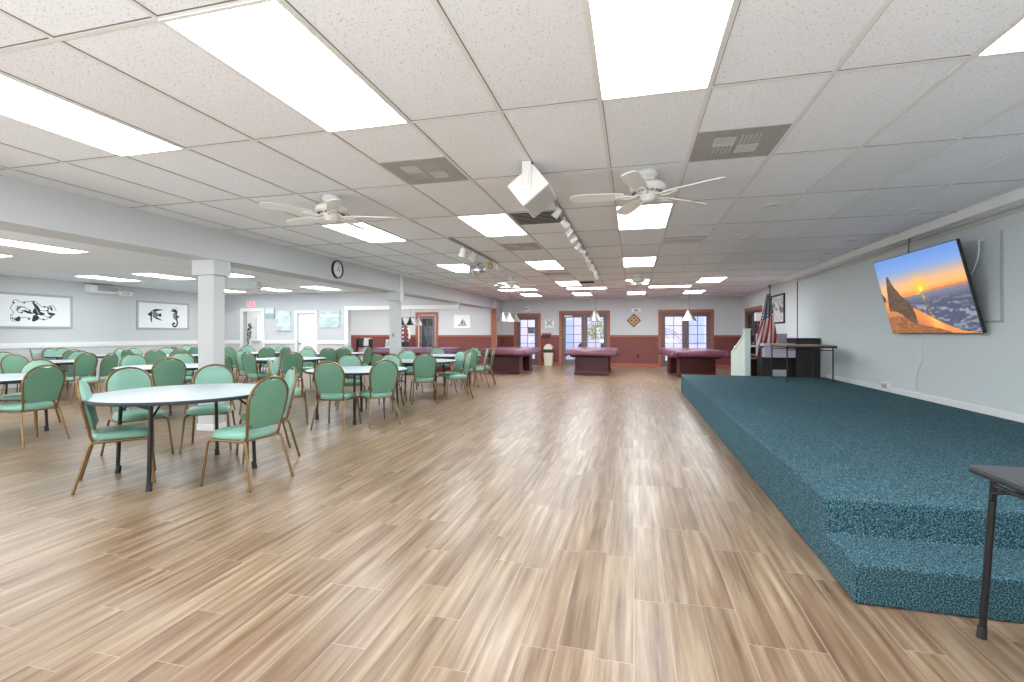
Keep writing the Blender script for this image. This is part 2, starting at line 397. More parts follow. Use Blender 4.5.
# door casings
def casing(name, a, b, z, y, m, wd=.11, dep=.04, skip_right=False):
    k = MB().bb(a-wd, a, y-dep, y, 0, z+wd)
    if not skip_right: k.bb(b, b+wd, y-dep, y, 0, z+wd)
    k.bb(a, b, y-dep, y, z, z+wd)
    struct(name, k, m)
casing('trim_10', *D1, 2.1, YF, M['terra']); casing('trim_11', *D2, 2.1, YF, M['terra']); casing('trim_12', *D3, 2.02, YF, M['terra'])
casing('trim_13', *D4, 2.05, YP, M['terra']); casing('trim_14', *D7, 2.08, YL, M['white'], .12); casing('trim_15', *D6, 1.99, YL, M['white'], .1)
casing('trim_16', *OP, 2.08, YL, M['white'], .13, skip_right=True)
k = MB().bb(XR-.04, XR, 16.51, 16.62, 0, 2.18).bb(XR-.04, XR, 18.64, 18.75, 0, 2.18).bb(XR-.04, XR, 16.62, 18.64, 2.07, 2.18)
struct('trim_17', k, M['terra'])
# french door leaves: local x = along, y = through (0 = room face), z up
def leaf(parent, x0, x1, z1, mat, rows=5, cols=2, hinge=1):
    st, top, bot = .12, .13, .26
    k = MB().bb(x0, x0+st, .03, .075, .01, z1).bb(x1-st, x1, .03, .075, .01, z1).bb(x0+st, x1-st, .03, .075, z1-top, z1).bb(x0+st, x1-st, .03, .075, .01, bot)
    k.build('door_leaf', mat, parent, bevel=.004)
    a, b, c, d = x0+st, x1-st, bot, z1-top
    m = MB()
    for i in range(1, cols): x = a+(b-a)*i/cols; m.bb(x-.011, x+.011, .035, .07, c, d)
    for j in range(1, rows): z = c+(d-c)*j/rows; m.bb(a, b, .036, .069, z-.011, z+.011)
    m.build('glazing_bars', mat, parent)
    MB().bb(a, b, .05, .055, c, d).build('pane', M['glass'], parent)
    hx = x1-.06 if hinge > 0 else x0+.06
    h = MB().lathe([(.026, 0), (.026, .006), (.012, .01), (.012, .03), (.028, .04), (.03, .055), (.02, .066)], 14)
    bmesh.ops.rotate(h.bm, verts=h.bm.verts, cent=(0, 0, 0), matrix=Matrix.Rotation(PI/2, 3, 'X'))
    bmesh.ops.translate(h.bm, verts=h.bm.verts, vec=(hx, .032, .98)); h.build('door_knob', M['pewter'], parent, smooth=True)
def jamb(parent, x0, x1, z1, mat):
    MB().bb(x0-.001, x0+.03, 0, .12, 0, z1).bb(x1-.03, x1+.001, 0, .12, 0, z1).bb(x0, x1, 0, .12, z1-.03, z1+.001).build('door_jamb', mat, parent)
def closer(parent, x):
    MB().bb(x-.16, x+.16, -.03, .03, 1.97, 2.03).build('door_closer', M['white'], parent, bevel=.006)
for nm, (a, b), z, lab in (('door_1', D1, 2.1, 'pair of taupe glazed french doors behind the right pool table'), ('door_2', D2, 2.1, 'pair of taupe glazed french doors behind the middle pool table')):
    t = thing(nm, lab, 'door', (a, YF, 0), kind='structure'); wd = b-a
    jamb(t, 0, wd, z, M['doorgrey']); leaf(t, .03, wd/2-.002, z-.03, M['doorgrey'], hinge=1); leaf(t, wd/2+.002, wd-.03, z-.03, M['doorgrey'], hinge=-1)
    if nm == 'door_2': closer(t, .25)
t = thing('door_3', 'single glazed taupe door beside the beige trash bin', 'door', (D3[0], YF, 0), kind='structure')
jamb(t, 0, .9, 2.02, M['doorgrey']); leaf(t, .03, .87, 1.99, M['doorgrey'])
MB().bb(.47, .74, .045, .049, 1.30, 1.56).build('notice', M['inkgrey'], t)
t = thing('door_4', 'dark glazed door in terracotta frame beside the hanging three-shade lamp', 'door', (D4[0], YP, 0), kind='structure')
jamb(t, 0, .75, 2.05, M['white']); leaf(t, .03, .72, 2.02, M['doorgrey'], hinge=-1)
t = thing('door_5', 'glazed door in terracotta frame behind the flag', 'door', (XR, 18.64, 0), -PI/2, kind='structure')
jamb(t, 0, 2.02, 2.07, M['doorgrey']); leaf(t, .03, 1.0, 2.04, M['black'], hinge=1); leaf(t, 1.02, 1.99, 2.04, M['black'], hinge=-1)
t = thing('door_6', 'plain white closed door between the pale canvas pictures', 'door', (D6[0], YL, 0), kind='structure')
MB().bb(.005, .695, .03, .07, .005, 1.985).build('door_leaf', M['white'], t, bevel=.003)
h = MB().lathe([(.03, 0), (.03, .006), (.013, .01), (.013, .035), (.03, .05), (.02, .07)], 14)
bmesh.ops.rotate(h.bm, verts=h.bm.verts, cent=(0, 0, 0), matrix=Matrix.Rotation(PI/2, 3, 'X')); bmesh.ops.translate(h.bm, verts=h.bm.verts, vec=(.07, .03, .95))
h.build('door_knob', M['pewter'], t, smooth=True)
# corridor window
t = thing('window_1', 'white corridor window seen through the left doorway', 'window', (-15.41, 16.9, 1.0), kind='structure')
k = MB().bb(0, 1, 0, .1, 0, .06).bb(0, 1, 0, .1, .94, 1).bb(0, .06, 0, .1, .06, .94).bb(.94, 1, 0, .1, .06, .94).bb(.48, .52, .02, .08, .06, .94).bb(.06, .94, .02, .08, .48, .52)
k.build('window_frame', M['white'], t, bevel=.004); MB().bb(.06, .94, .045, .05, .06, .94).build('pane', M['glass'], t)
MB().bb(-.05, 1.05, -.06, .0, -.05, 0).build('window_sill', M['walldark'], t, bevel=.004)

# ---------------------------------------------------------------- stage
st = MB()
st.prism([(2.64, 0), (2.64, .195), (3.005, .195), (3.005, .39), (11.3, .39), (11.3, 0)], lambda p: (1.035, p[0], p[1]), lambda p: (XR-.056, p[0], p[1]))
tag(st.build('stage', M['carpet'], bevel=.014), 'low stage and step covered in teal speckled carpet', 'stage')

# ---------------------------------------------------------------- ceiling lights
ROWN = {-1: 'nearest the camera', 2: 'in the second row from the camera', 5: 'in the third row from the camera', 8: 'in the fourth row from the camera', 11: 'in the last row by the far wall'}
COLN = {-6: 'beam-side', -3: 'left-of-aisle', 0: 'aisle', 3: 'stage-side'}
lightproto = None
def light_at(x0, y0, label, w=.61, l=1.22):
    global lightproto
    x, y = x0+w/2, y0+l/2
    if w < l and lightproto: return dup(lightproto, (x, y, CZ), 0, label)
    t = thing('ceiling_light', label, 'ceiling light', (x, y, CZ), 0, 'lit ceiling panels')
    a, b = w/2-.014, l/2-.014
    MB().bb(-a, a, -b, b, -.0045, .0005).build('diffuser', M['panel'], t)
    k = MB().bb(-a-.014, a+.014, -b-.014, -b+.004, -.011, 0).bb(-a-.014, a+.014, b-.004, b+.014, -.011, 0).bb(-a-.014, -a+.004, -b+.004, b-.004, -.011, 0).bb(a-.004, a+.014, -b+.004, b-.004, -.011, 0)
    k.build('light_frame', M['tee'], t)
    if w < l: lightproto = t
    return t
for j, cols in ((-1, (-6, -3, 0, 3)), (2, (-6, -3, 0)), (5, (-6, -3, 0)), (8, (-6, -3, 0, 3)), (11, (-6, -3, 0, 3))):
    for i in cols:
        light_at(gx(i), gy(j), 'lit %s ceiling panel %s' % (COLN[i], ROWN[j]))
for x0, nm in ((-4.15, 'left, above the left pool table lamp'), (-1.98, 'middle, in line with the track spotlights'), (.44, 'right, beyond the far ceiling fan')):
    light_at(x0, 14.5, 'ceiling panel turned crosswise near the far wall, %s' % nm, 1.22, .56)
for x, yy in ((-9.2, (4.93, 8.62, 12.15)), (-10.98, (4.93, 8.62, 12.15)), (-12.75, (8.62, 12.15))):
    for y in yy:
        cn = {-9.2: 'nearest the beam', -10.98: 'in the middle column', -12.75: 'nearest the picture wall'}[x]
        rn = {4.93: 'front row', 8.62: 'middle row', 12.15: 'back row'}[y]
        light_at(x-.305, y, 'dining-side ceiling panel left of the beam, %s, %s' % (cn, rn))

# ---------------------------------------------------------------- vents
def vent(x0, x1, y0, y1, label, style):
    t = thing('ceiling_vent', label, 'ceiling vent', ((x0+x1)/2, (y0+y1)/2, CZ), 0)
    a, b = (x1-x0)/2-.015, (y1-y0)/2-.015
    MB().bb(-a, a, -b, b, -.0065, 0).build('vent_plate', M['ventpale'] if style == 'pale' else M['vent'], t)
    k = MB()
    if style == 'pale':
        for q in range(5): k.bb(-a*.9+q*a*.36, -a*.9+q*a*.36+.06, -b*.2, b*.25, -.012, -.0065)
        k.build('louver', M['ventlight'], t); return
    if style == 'dark':
        for q in range(9): yy = -b*.9+q*b*1.8/8; k.bb(-a*.93, a*.93, yy-.006, yy+.006, -.014, -.0065)
        k.build('louver', M['ventdark'], t); return
    # four-way louvers in a central square
    c, d = a*.56, b*.58
    for q in range(6):
        y = -d+.012+q*d/6
        k.bb(-c, -.015, y, y+.009, -.009, -.0065); k.bb(.015, c, y+d, y+d+.009, -.009, -.0065)
    n = max(4, int(c/.032))
    for q in range(n):
        x = .015+q*(c-.015)/n
        k.bb(-x-.010, -x, .015, d, -.009, -.0065); k.bb(x, x+.010, -d, -.015, -.009, -.0065)
    k.build('louver', M['ventlight'], t)
vent(gx(-3), gx(-2), gy(.5), gy(1), 'grey square ceiling vent left of the hanging white speaker box', 'four')
vent(gx(1), gx(2), gy(.5), gy(1), 'large grey ceiling vent right of the nearest aisle ceiling fan', 'four')
vent(gx(-2), gx(-1), gy(2), gy(2.5), 'dark ceiling vent just behind the white speaker box', 'dark')
vent(gx(-3), gx(-2), gy(3.5), gy(4), 'grey ceiling vent beyond the second left-of-aisle light', 'four')
vent(gx(1), gx(2), gy(3.5), gy(4), 'whitish smudged ceiling vent right of the aisle lights', 'pale')
vent(gx(-3), gx(-2), gy(6.5), gy(6.85), 'narrow grey vent beyond the third left-of-aisle light', 'four')
vent(gx(-2), gx(-1.3), gy(8.1), gy(8.5), 'small dark vent near the far end of the track lights', 'dark')
M['canring'] = P('recessed_can_trim', (214, 213, 210), .5); M['canlamp'] = P('unlit_can_lens', (196, 195, 192), .4)
cans = [(1.46, 5.71, 'nearest to the aisle vent'), (3.05, 6.32, 'nearest above the television'), (1.5, 7.34, 'second in the aisle-side line'), (3.11, 8.12, 'second in the wall-side line'), (3.25, 9.34, 'third in the wall-side line'), (1.78, 10.92, 'farthest in the aisle-side line')]
cp = None
for x, y, nm in cans:
    lab = 'round recessed downlight over the stage, %s' % nm
    if cp: dup(cp, (x, y, CZ), 0, lab); continue
    cp = thing('recessed_downlight', lab, 'downlight', (x, y, CZ), 0, 'recessed downlights over the stage')
    MB().lathe([(.095, 0), (.095, -.008), (.085, -.014), (.07, -.012), (.065, -.004), (.065, 0)], 28).build('trim_ring', M['canring'], cp, smooth=True)
    MB().lathe([(.064, -.002), (.05, -.006), (.001, -.008)], 24).build('lens', M['canlamp'], cp, smooth=True)

# ---------------------------------------------------------------- ceiling fans
def make_fan(loc, rz, label):
    t = thing('ceiling_fan', label, 'ceiling fan', loc, rz, 'white ceiling fans')
    MB().lathe([(.001, 0), (.075, 0), (.085, -.012), (.085, -.045), (.062, -.06), (.06, -.085)], 28).build('canopy', M['fan'], t, smooth=True)
    MB().lathe([(.05, -.08), (.12, -.095), (.15, -.12), (.152, -.15), (.13, -.175), (.09, -.185)], 32).build('motor_housing', M['fan'], t, smooth=True)
    v = MB()
    for k in range(18):
        a = 2*PI*k/18; v.box((.118*math.cos(a), .118*math.sin(a), -.181), (.03, .012, .006), Matrix.Rotation(a, 3, 'Z'))
    v.build('motor_vent', M['ventdark'], t)
    MB().lathe([(.09, -.182), (.07, -.2), (.06, -.235), (.035, -.255), (.001, -.258)], 24).build('switch_cup', M['fan'], t, smooth=True)
    for k in range(5):
        R = Matrix.Rotation(2*PI*k/5, 3, 'Z'); T = Matrix.Rotation(math.radians(12), 3, 'X')
        b = MB(); pl = []
        for q in range(9): a = q/8; pl.append((.20+.45*a, -.052-.018*a if q < 8 else -.05))
        pl = [(.20, -.045), (.3, -.06), (.5, -.068), (.6, -.066), (.645, -.05), (.66, -.015), (.66, .015), (.645, .05), (.6, .066), (.5, .068), (.3, .06), (.20, .045)]
        b.prism(pl, lambda p: R @ (T @ Vector((p[0], p[1], -.004)))+Vector((0, 0, -.2)), lambda p: R @ (T @ Vector((p[0], p[1], .004)))+Vector((0, 0, -.2)))
        bl = b.build('blade', M['fan'], t)
        a = MB()
        for sg in (-1, 1):
            a.tube([R @ Vector(q) for q in ((.08, sg*.012, -.195), (.13, sg*.03, -.215), (.18, sg*.04, -.212), (.23, sg*.028, -.206), (.27, sg*.008, -.207))], .007, 6)
        a.build('blade_bracket', M['fan'], bl, smooth=True)
    return t
f0 = make_fan((.12, 4.28, CZ), math.radians(-32), 'white five-blade ceiling fan nearest, over the middle of the aisle')
dup(f0, (-2.95, 4.25, CZ), math.radians(20), 'white ceiling fan near the beam, left of the grey square vent')
dup(f0, (-2.88, 11.4, CZ), math.radians(5), 'small distant white fan above the left pool table lamp')
dup(f0, (.12, 11.6, CZ), math.radians(0), 'distant white ceiling fan over the aisle near the far doors')
dup(f0, (-9.8, 10.85, CZ), math.radians(10), 'white fan over the dining side, left of the beam')

# ---------------------------------------------------------------- hanging speaker, track lights, mirror ball
t = thing('hanging_speaker', 'white angular speaker box hung from the ceiling on a bracket', 'speaker', (-.82, 3.77, CZ))
R = Matrix.Rotation(math.radians(-38), 3, 'Y'); cc = Vector((0, .22, -.19))
MB().box(cc, (.27, .44, .215), R).build('cabinet', M['fan'], t, bevel=.006)
MB().box(cc+R @ Vector((0, 0, -.109)), (.25, .42, .006), R).build('grille', M['ventlight'], t, bevel=.002)
MB().bb(-.045, .03, -.012, -.004, -.23, 0).bb(-.045, .03, -.012, .3, -.006, 0).bb(-.03, .012, -.02, -.012, -.19, -.09).build('bracket', M['fan'], t, bevel=.002)
MB().box(cc+R @ Vector((.138, -.05, .02)), (.012, .08, .07), R).build('side_clamp', M['ventdark'], t)
def spot(t, p, yaw, pitch, mat, sz=1.):
    p = Vector(p); d = Vector((math.cos(yaw)*math.cos(pitch), math.sin(yaw)*math.cos(pitch), math.sin(pitch)))
    a = p+Vector((0, 0, -.07*sz))
    b = MB().tube([p, p+Vector((0, 0, -.035)), a], .008, 6)
    b.tube([a-d*.045*sz, a-d*.04*sz, a+d*.02*sz, a+d*.06*sz], [.012*sz, .03*sz, .034*sz, .042*sz], 12)
    s = b.build('spot_head', mat, t, smooth=True)
    q = MB().tube([a+d*.0595*sz, a+d*.0615*sz], .034*sz, 12); q.build('lens', M['chrome'], s)
def track(x, y0, y1, label, heads):
    t = thing('track_light', label, 'track light', (x, y0, CZ))
    MB().bb(-.018, .018, 0, y1-y0, -.026, -.004).build('track_rail', M['pewter'], t, bevel=.003)
    for y, yaw, pitch, m, sz in heads: spot(t, (0, y, -.026), yaw, pitch, m, sz)
    return t
hs = []
for k in range(13): hs.append((.25+k*.5, random.choice((PI, 0, PI, .6, 2.6, -2.5, PI*1.2)), -random.uniform(.3, .9), M['fan'], 1.0))
track(-.78, 4.84, 11.5, 'long ceiling track of white spotlights running behind the speaker box', hs)
track(-2.55, 6.45, 9.0, 'short ceiling track holding spotlights around the mirror ball', [(.55, 2.5, -1.2, M['fan'], 1.3), (1.05, -2.2, -.9, M['fan'], 1.3), (2.05, -1.2, -.6, M['yellow'], 1.3), (2.42, -1.2, -1.2, M['fan'], 1.1)])
t = thing('mirror_ball', 'round silver mirror ball hung from the ceiling', 'mirror ball', (-2.66, 8.05, CZ))
MB().tube([(0, 0, 0), (0, 0, -.13)], .004, 6).build('hanger', M['pewter'], t)
mb = MB(); rings = []
for j in range(1, 14):
    a = PI*j/14; rings.append([Vector((.145*math.sin(a)*math.cos(2*PI*k/26), .145*math.sin(a)*math.sin(2*PI*k/26), -.265+.145*math.cos(a))) for k in range(26)])
mb.rings(rings).build('ball', M['mirror'], t)

# ---------------------------------------------------------------- tables and chairs
def make_table():
    t = thing('round_table', '', 'table', (0, 0, 0), 0, 'round dining tables')
    tp = MB().lathe([(.001, .722), (.745, .722), (.75, .726), (.75, .747), (.745, .75), (.001, .75)], 56)
    for f in tp.bm.faces: f.material_index = 0
    o = tp.build('tabletop', M['lam'], t, smooth=True)
    MB().lathe([(.748, .72), (.762, .721), (.765, .735), (.762, .749), (.748, .7495)], 56).build('edge_band', M['blackplastic'], o, smooth=True)
    MB().lathe([(.46, .69), (.47, .69), (.47, .722), (.46, .722)], 40).build('apron', M['black'], t)
    for k in range(4):
        a = PI/4+k*PI/2; d = Vector((math.cos(a), math.sin(a), 0)); n = Vector((-d.y, d.x, 0))
        l = MB().tube([d*.57+Vector((0, 0, .72)), d*.585+Vector((0, 0, .4)), d*.6+Vector((0, 0, .03))], .017, 10)
        leg = l.build('leg', M['black'], t, smooth=True)
        MB().tube([d*.59+Vector((0, 0, .07)), d*.6+Vector((0, 0, .0))], [.021, .025], 10).build('foot', M['blackplastic'], leg, smooth=True)
        br = MB().tube([d*.575+Vector((0, 0, .58)), d*.42+Vector((0, 0, .70))], .009, 6); br.build('brace', M['black'], t)
    for sg in (-1, 1): MB().bb(-.41, .41, sg*.4-.012, sg*.4+.012, .66, .684).build('cross_bar', M['black'], t)
    return t
def make_chair():
    t = thing('banquet_chair', '', 'chair', (0, 0, 0), 0, 'green banquet chairs')
    # seat: rounded trapezoid cushion, front at +y
    def outline(k, n=28):
        a = 2*PI*k/n; ca, sa = math.cos(a), math.sin(a); e = .55
        x = math.copysign(abs(ca)**e, ca); y = math.copysign(abs(sa)**e, sa)
        wx = .205+.015*y
        return x*wx, y*.205
    rings = []
    for z, sc in ((.402, .93), (.41, .985), (.43, 1.), (.45, .985), (.466, .92), (.474, .75), (.477, .4)):
        rings.append([Vector((outline(k)[0]*sc, .02+outline(k)[1]*sc, z)) for k in range(28)])
    MB().rings(rings).build('seat', M['vinyl'], t, smooth=True)
    # back: y and z along a leaning line
    def bk(u, h, d=0.):            # u across, h 0..1 up the back, d forward
        return Vector((u, -.185-.09*h+d*.985, .47+.452*h+d*.17))
    def half(h):                   # half width of the dome outline at height h
        if h < .55: return .165+.035*(h/.55)
        q = (h-.55)/.45; return .2*math.sqrt(max(0, 1-q**2.3))
    def contour(sc, hb, ht, dip, n=15):
        pts = []
        for i in range(n): 
            h = hb+(ht-hb)*math.sin(i/(n-1)*PI/2)
            pts.append((half(min(1, h/ht*.998 if i == n-1 else h/ht))*sc, h))
        top = [(u, h-(dip*max(0, 1-(abs(u)/.055)**2) if h > .8*ht else 0)) for u, h in pts]
        top[-1] = (.03, ht-.004-dip*.75)
        L = top + [(0, ht-.004-dip)] + [(-u, h) for u, h in top[::-1]]
        return L
    lo = contour(.975, .05, .985, .045)
    c0 = (0, .45)
    mb = MB(); rr = []
    for d, sc in ((-.014, .96), (-.011, 1.), (.008, 1.01), (.03, .97), (.043, .84), (.049, .55), (.05, .2)):
        rr.append([bk(c0[0]+(u-c0[0])*sc, c0[1]+(h-c0[1])*sc, d) for u, h in lo])
    mb.rings(rr)
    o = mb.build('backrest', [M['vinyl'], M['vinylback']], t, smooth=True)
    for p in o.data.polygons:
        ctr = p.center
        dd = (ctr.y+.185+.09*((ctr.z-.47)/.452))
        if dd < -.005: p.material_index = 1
    # frame tube round the back, down to the seat rail
    fr = [(h, half(min(1., h))) for h in (.0, .15, .3, .45, .55, .65, .74, .82, .89, .94, .975, .992)]
    pts = [Vector((.172, -.165, .40)), Vector((.172, -.182, .44))]+[bk(w*1.02+.008, h) for h, w in fr]+[bk(0, 1.005)]
    pts = pts+[Vector((-p.x, p.y, p.z)) for p in pts[-2::-1]]
    b = MB().tube(pts, .0115, 8)
    for sg in (-1, 1):
        for h in (.12, .72):
            q = bk(sg*(half(h)*1.0), h, -.012); b.box(q, (.028, .012, .016))
    b.build('back_frame', M['gold'], t, smooth=True)
    s = MB()
    for sg in (-1, 1): s.tube([(sg*.192, -.15, .392), (sg*.2, .17, .392)], .0115, 8)
    s.tube([(-.17, -.165, .395), (.17, -.165, .395)], .01, 8).tube([(-.2, .15, .396), (.2, .15, .396)], .01, 8)
    s.build('seat_frame', M['gold'], t, smooth=True)
    for sg in (-1, 1):
        for pts in ([(sg*.2, .17, .392), (sg*.204, .2, .384), (sg*.207, .212, .36), (sg*.24, .245, .0)], [(sg*.192, -.15, .392), (sg*.194, -.178, .384), (sg*.196, -.19, .36), (sg*.232, -.285, .0)]):
            MB().tube(pts, .0115, 8).build('leg', M['gold'], t, smooth=True)
    return t
# measured positions of the round tables (X, Y, turn) with the words that single them out
TB = {
 'T1': (-4.10, 3.67, 22, 'round white table in front, nearest to the aisle and camera'),
 'T2': (-4.12, 6.62, 27, 'second round table back along the wooden aisle'),
 'T3': (-4.21, 9.04, 56, 'third round table back along the wooden aisle'),
 'T4': (-4.46, 11.46, 68, 'farthest aisle-side round table before the left pool table'),
 'T5': (-7.80, 4.15, 71, 'round table cut off by the left edge of the frame'),
 'T6': (-7.57, 6.45, 50, 'round table left of the near grey column'),
 'T7': (-11.20, 6.95, 40, 'round table at far left below the tangled fish picture'),
 'T8': (-13.30, 9.10, 40, 'round table close to the wall below the tangled fish picture'),
 'T9': (-11.21, 9.55, 45, 'round table below the wall speaker between the two fish pictures'),
 'T10': (-10.40, 11.50, 45, 'far round table in front of the open doorway with exit sign'),
 'T11': (-7.34, 9.08, 45, 'round table just right of the near column, three rows back'),
 'T12': (-8.03, 11.80, 45, 'far round table in front of the plain white door'),
 'T13': (-12.50, 11.75, 45, 'far round table below the seahorse picture'),
}
tp = make_table(); first = True
for k, (x, y, r, lab) in TB.items():
    if first: tp.location = (x, y, 0); tp.rotation_euler.z = math.radians(r-45); tp['label'] = lab; first = False
    else: dup(tp, (x, y, 0), math.radians(r-45), lab)
ch = make_chair(); used = [False]
def put_chair(x, y, hx, hy, label):
    rz = math.atan2(-hx, hy)
    if not used[0]: ch.location = (x, y, 0); ch.rotation_euler.z = rz; ch['label'] = label; used[0] = True; return ch
    return dup(ch, (x, y, 0), rz, label)
def chair_at(tk, u, side, rb, label, turn=0.):
    X, Y = TB[tk][0], TB[tk][1]; dc0 = px(X, Y, .9)[2]; best = None
    for k in range(720):
        a = PI*k/360; bx, by = X+rb*math.cos(a), Y+rb*math.sin(a); q = px(bx, by, .9)
        if (q[2] < dc0) != (side == 'n'): continue
        e = abs(q[0]-u)
        if best is None or e < best[0]: best = (e, a, bx, by)
    _, a, bx, by = best
    a2 = a+PI+math.radians(turn); hx, hy = math.cos(a2), math.sin(a2)
    put_chair(bx+.265*hx, by+.265*hy, hx, hy, label)
A = 'green banquet chair '
put_chair(-4.38, 3.26, .64, .77, A+'at the left of the front round table, seen edge-on')
put_chair(-3.30, 3.54, -1, .06, A+'at the right of the front round table, back to the aisle')
put_chair(-5.13, 4.00, .93, -.36, A+'facing the camera behind the front table, left one')
put_chair(-4.70, 4.50, .59, -.80, A+'facing the camera behind the front table, right one')
put_chair(-3.78, 4.31, -.64, -.77, A+'half hidden at the far right of the front table')
for a in (
 ('T2', 328, 'n', .98, 'with its back to the camera, near side of the second aisle table', 0),
 ('T2', 385, 'n', .93, 'right of its neighbour, near side of the second aisle table', 0),
 ('T2', 349, 'f', 1.42, 'facing the camera across the second aisle table, left one', 0),
 ('T2', 391, 'f', 1.30, 'facing the camera across the second aisle table, right one', 0),
 ('T3', 425, 'n', 1.02, 'with its back to the camera at the third aisle table', 0),
 ('T3', 474, 'n', 1.02, 'side-on at the aisle end of the third aisle table', 15),
 ('T3', 407, 'f', 1.25, 'facing the camera across the third aisle table, left one', 0),
 ('T3', 461, 'f', .95, 'facing the camera across the third aisle table, right one', 0),
 ('T3', 377, 'n', 1.05, 'at the left near side of the third aisle table', 0),
 ('T4', 488, 'n', 1.0, 'turned leftward at the farthest aisle table, left of two', 25),
 ('T4', 500, 'n', 1.08, 'turned leftward at the farthest aisle table, outermost by the pool table', 0),
 ('T4', 437, 'f', 1.2, 'facing the camera across the farthest aisle table, left one', 0),
 ('T4', 475, 'f', 1.0, 'facing the camera across the farthest aisle table, right one', 0),
 ('T4', 470, 'n', .95, 'half hidden at the near side of the farthest aisle table', 0),
 ('T4', 386, 'n', 1.35, 'pale and half hidden beside the slim far column', 0),
 ('T5', 46, 'n', 1.05, 'with its back to the camera at the table cut by the frame', 0),
 ('T5', 40, 'f', 1.05, 'hidden behind another at the table cut by the frame', 0),
 ('T6', 169, 'n', .95, 'with its back to the camera, left of the near column', 0),
 ('T6', 133, 'f', 1.3, 'facing the camera left of the near column, left one', 0),
 ('T6', 182, 'f', 1.45, 'facing the camera left of the near column, right one', 0),
 ('T6', 224, 'n', 1.0, 'half hidden behind the right edge of the near column', 0),
 ('T7', 14, 'n', .85, 'cut by the left frame edge, back to the camera', 0),
 ('T7', 87, 'n', .95, 'at the right near side of the table below the tangled fish', 0),
 ('T7', 111, 'n', 1.6, 'turned left, seat visible, well right of the tangled fish table', 20),
 ('T7', 3, 'f', 1.2, 'pale, facing the camera at the left frame edge', 0),
 ('T7', 80, 'f', 1.0, 'facing the camera at the tangled fish table, right one', 0),
 ('T8', 25, 'n', 1.0, 'dark-backed and angled by the left wall, below the fish picture', 0),
 ('T8', 20, 'f', .95, 'pale edge-on by the left wall, leftmost below the fish picture', 0),
 ('T8', 62, 'f', .95, 'facing the camera by the left wall, below the fish picture edge', 0),
 ('T8', 74, 'n', 1.0, 'with its back to the camera at the wall-side table', 0),
 ('T9', 106, 'f', 1.25, 'left far side of the table below the wall speaker', 0),
 ('T9', 127, 'n', 1.0, 'dark-backed at the left near side below the wall speaker', 0),
 ('T9', 134, 'f', 1.1, 'behind a dark-backed one below the wall speaker', 0),
 ('T9', 155, 'n', 1.0, 'with its back to the camera at the table below the wall speaker', 0),
 ('T9', 166, 'f', 1.1, 'pale, facing the camera below the seahorse picture, left of two', 0),
 ('T9', 180, 'n', .95, 'pale topped, right end of the table below the wall speaker', 0),
 ('T13', 174, 'n', 1.0, 'dark-backed in the far row below the seahorse picture', 0),
 ('T13', 186, 'f', 1.0, 'palest and farthest, facing the camera below the seahorse', 0),
 ('T13', 197, 'n', 1.0, 'dark-backed against the left edge of the near column, far row', 0),
 ('T11', 248, 'n', 1.0, 'angled, three rows back, right of the near column', 0),
 ('T11', 292, 'n', .95, 'with its back to the camera, three rows back right of the column', 0),
 ('T11', 308, 'f', 1.15, 'pale, three rows back, right end of the table facing left', 0),
 ('T11', 236, 'f', 1.1, 'three rows back, behind the angled one beside the column', 0),
 ('T10', 229, 'n', 1.0, 'angled in the far row below the exit sign', 0),
 ('T10', 247, 'f', 1.05, 'facing the camera in the far row below the open doorway', 0),
 ('T10', 267, 'n', 1.0, 'with its back to the camera, far row below the small canvas', 0),
 ('T10', 281, 'f', 1.0, 'pale, facing the camera, far row below the two teal canvases', 0),
 ('T10', 286, 'n', 1.0, 'turned left at the right end of the far doorway table', 0),
 ('T12', 308, 'f', 1.05, 'pale, in front of the plain white door', 0),
 ('T12', 328, 'n', 1.05, 'angled in the far row, just right of the white door', 0),
 ('T12', 343, 'n', .95, 'dark-backed at the left edge of the wide opening', 0),
 ('T12', 347, 'f', 1.0, 'behind a dark-backed one at the edge of the wide opening', 0),
 ('T12', 369, 'n', 1.1, 'turned left in front of the magazine rack', 10),
):
    chair_at(a[0], a[1], a[2], a[3], A+a[4], a[5])
put_chair(-5.74, 6.42, -.6, -.8, A+'pulled out between tables, pale front edge-on, right of the column')
# one armchair at the left of the second table
ac = put_chair(-4.9, 6.05, .8, .6, 'green vinyl chair with gold armrests, left of the second aisle table')
for sg in (-1, 1):
    MB().tube([(sg*.19, -.215, .64), (sg*.235, -.17, .645), (sg*.245, 0, .645), (sg*.24, .14, .635), (sg*.225, .175, .61), (sg*.205, .18, .40)], .0115, 8).build('armrest', M['gold'], ac, smooth=True)
ac['group'] = 'green banquet chair with arms'

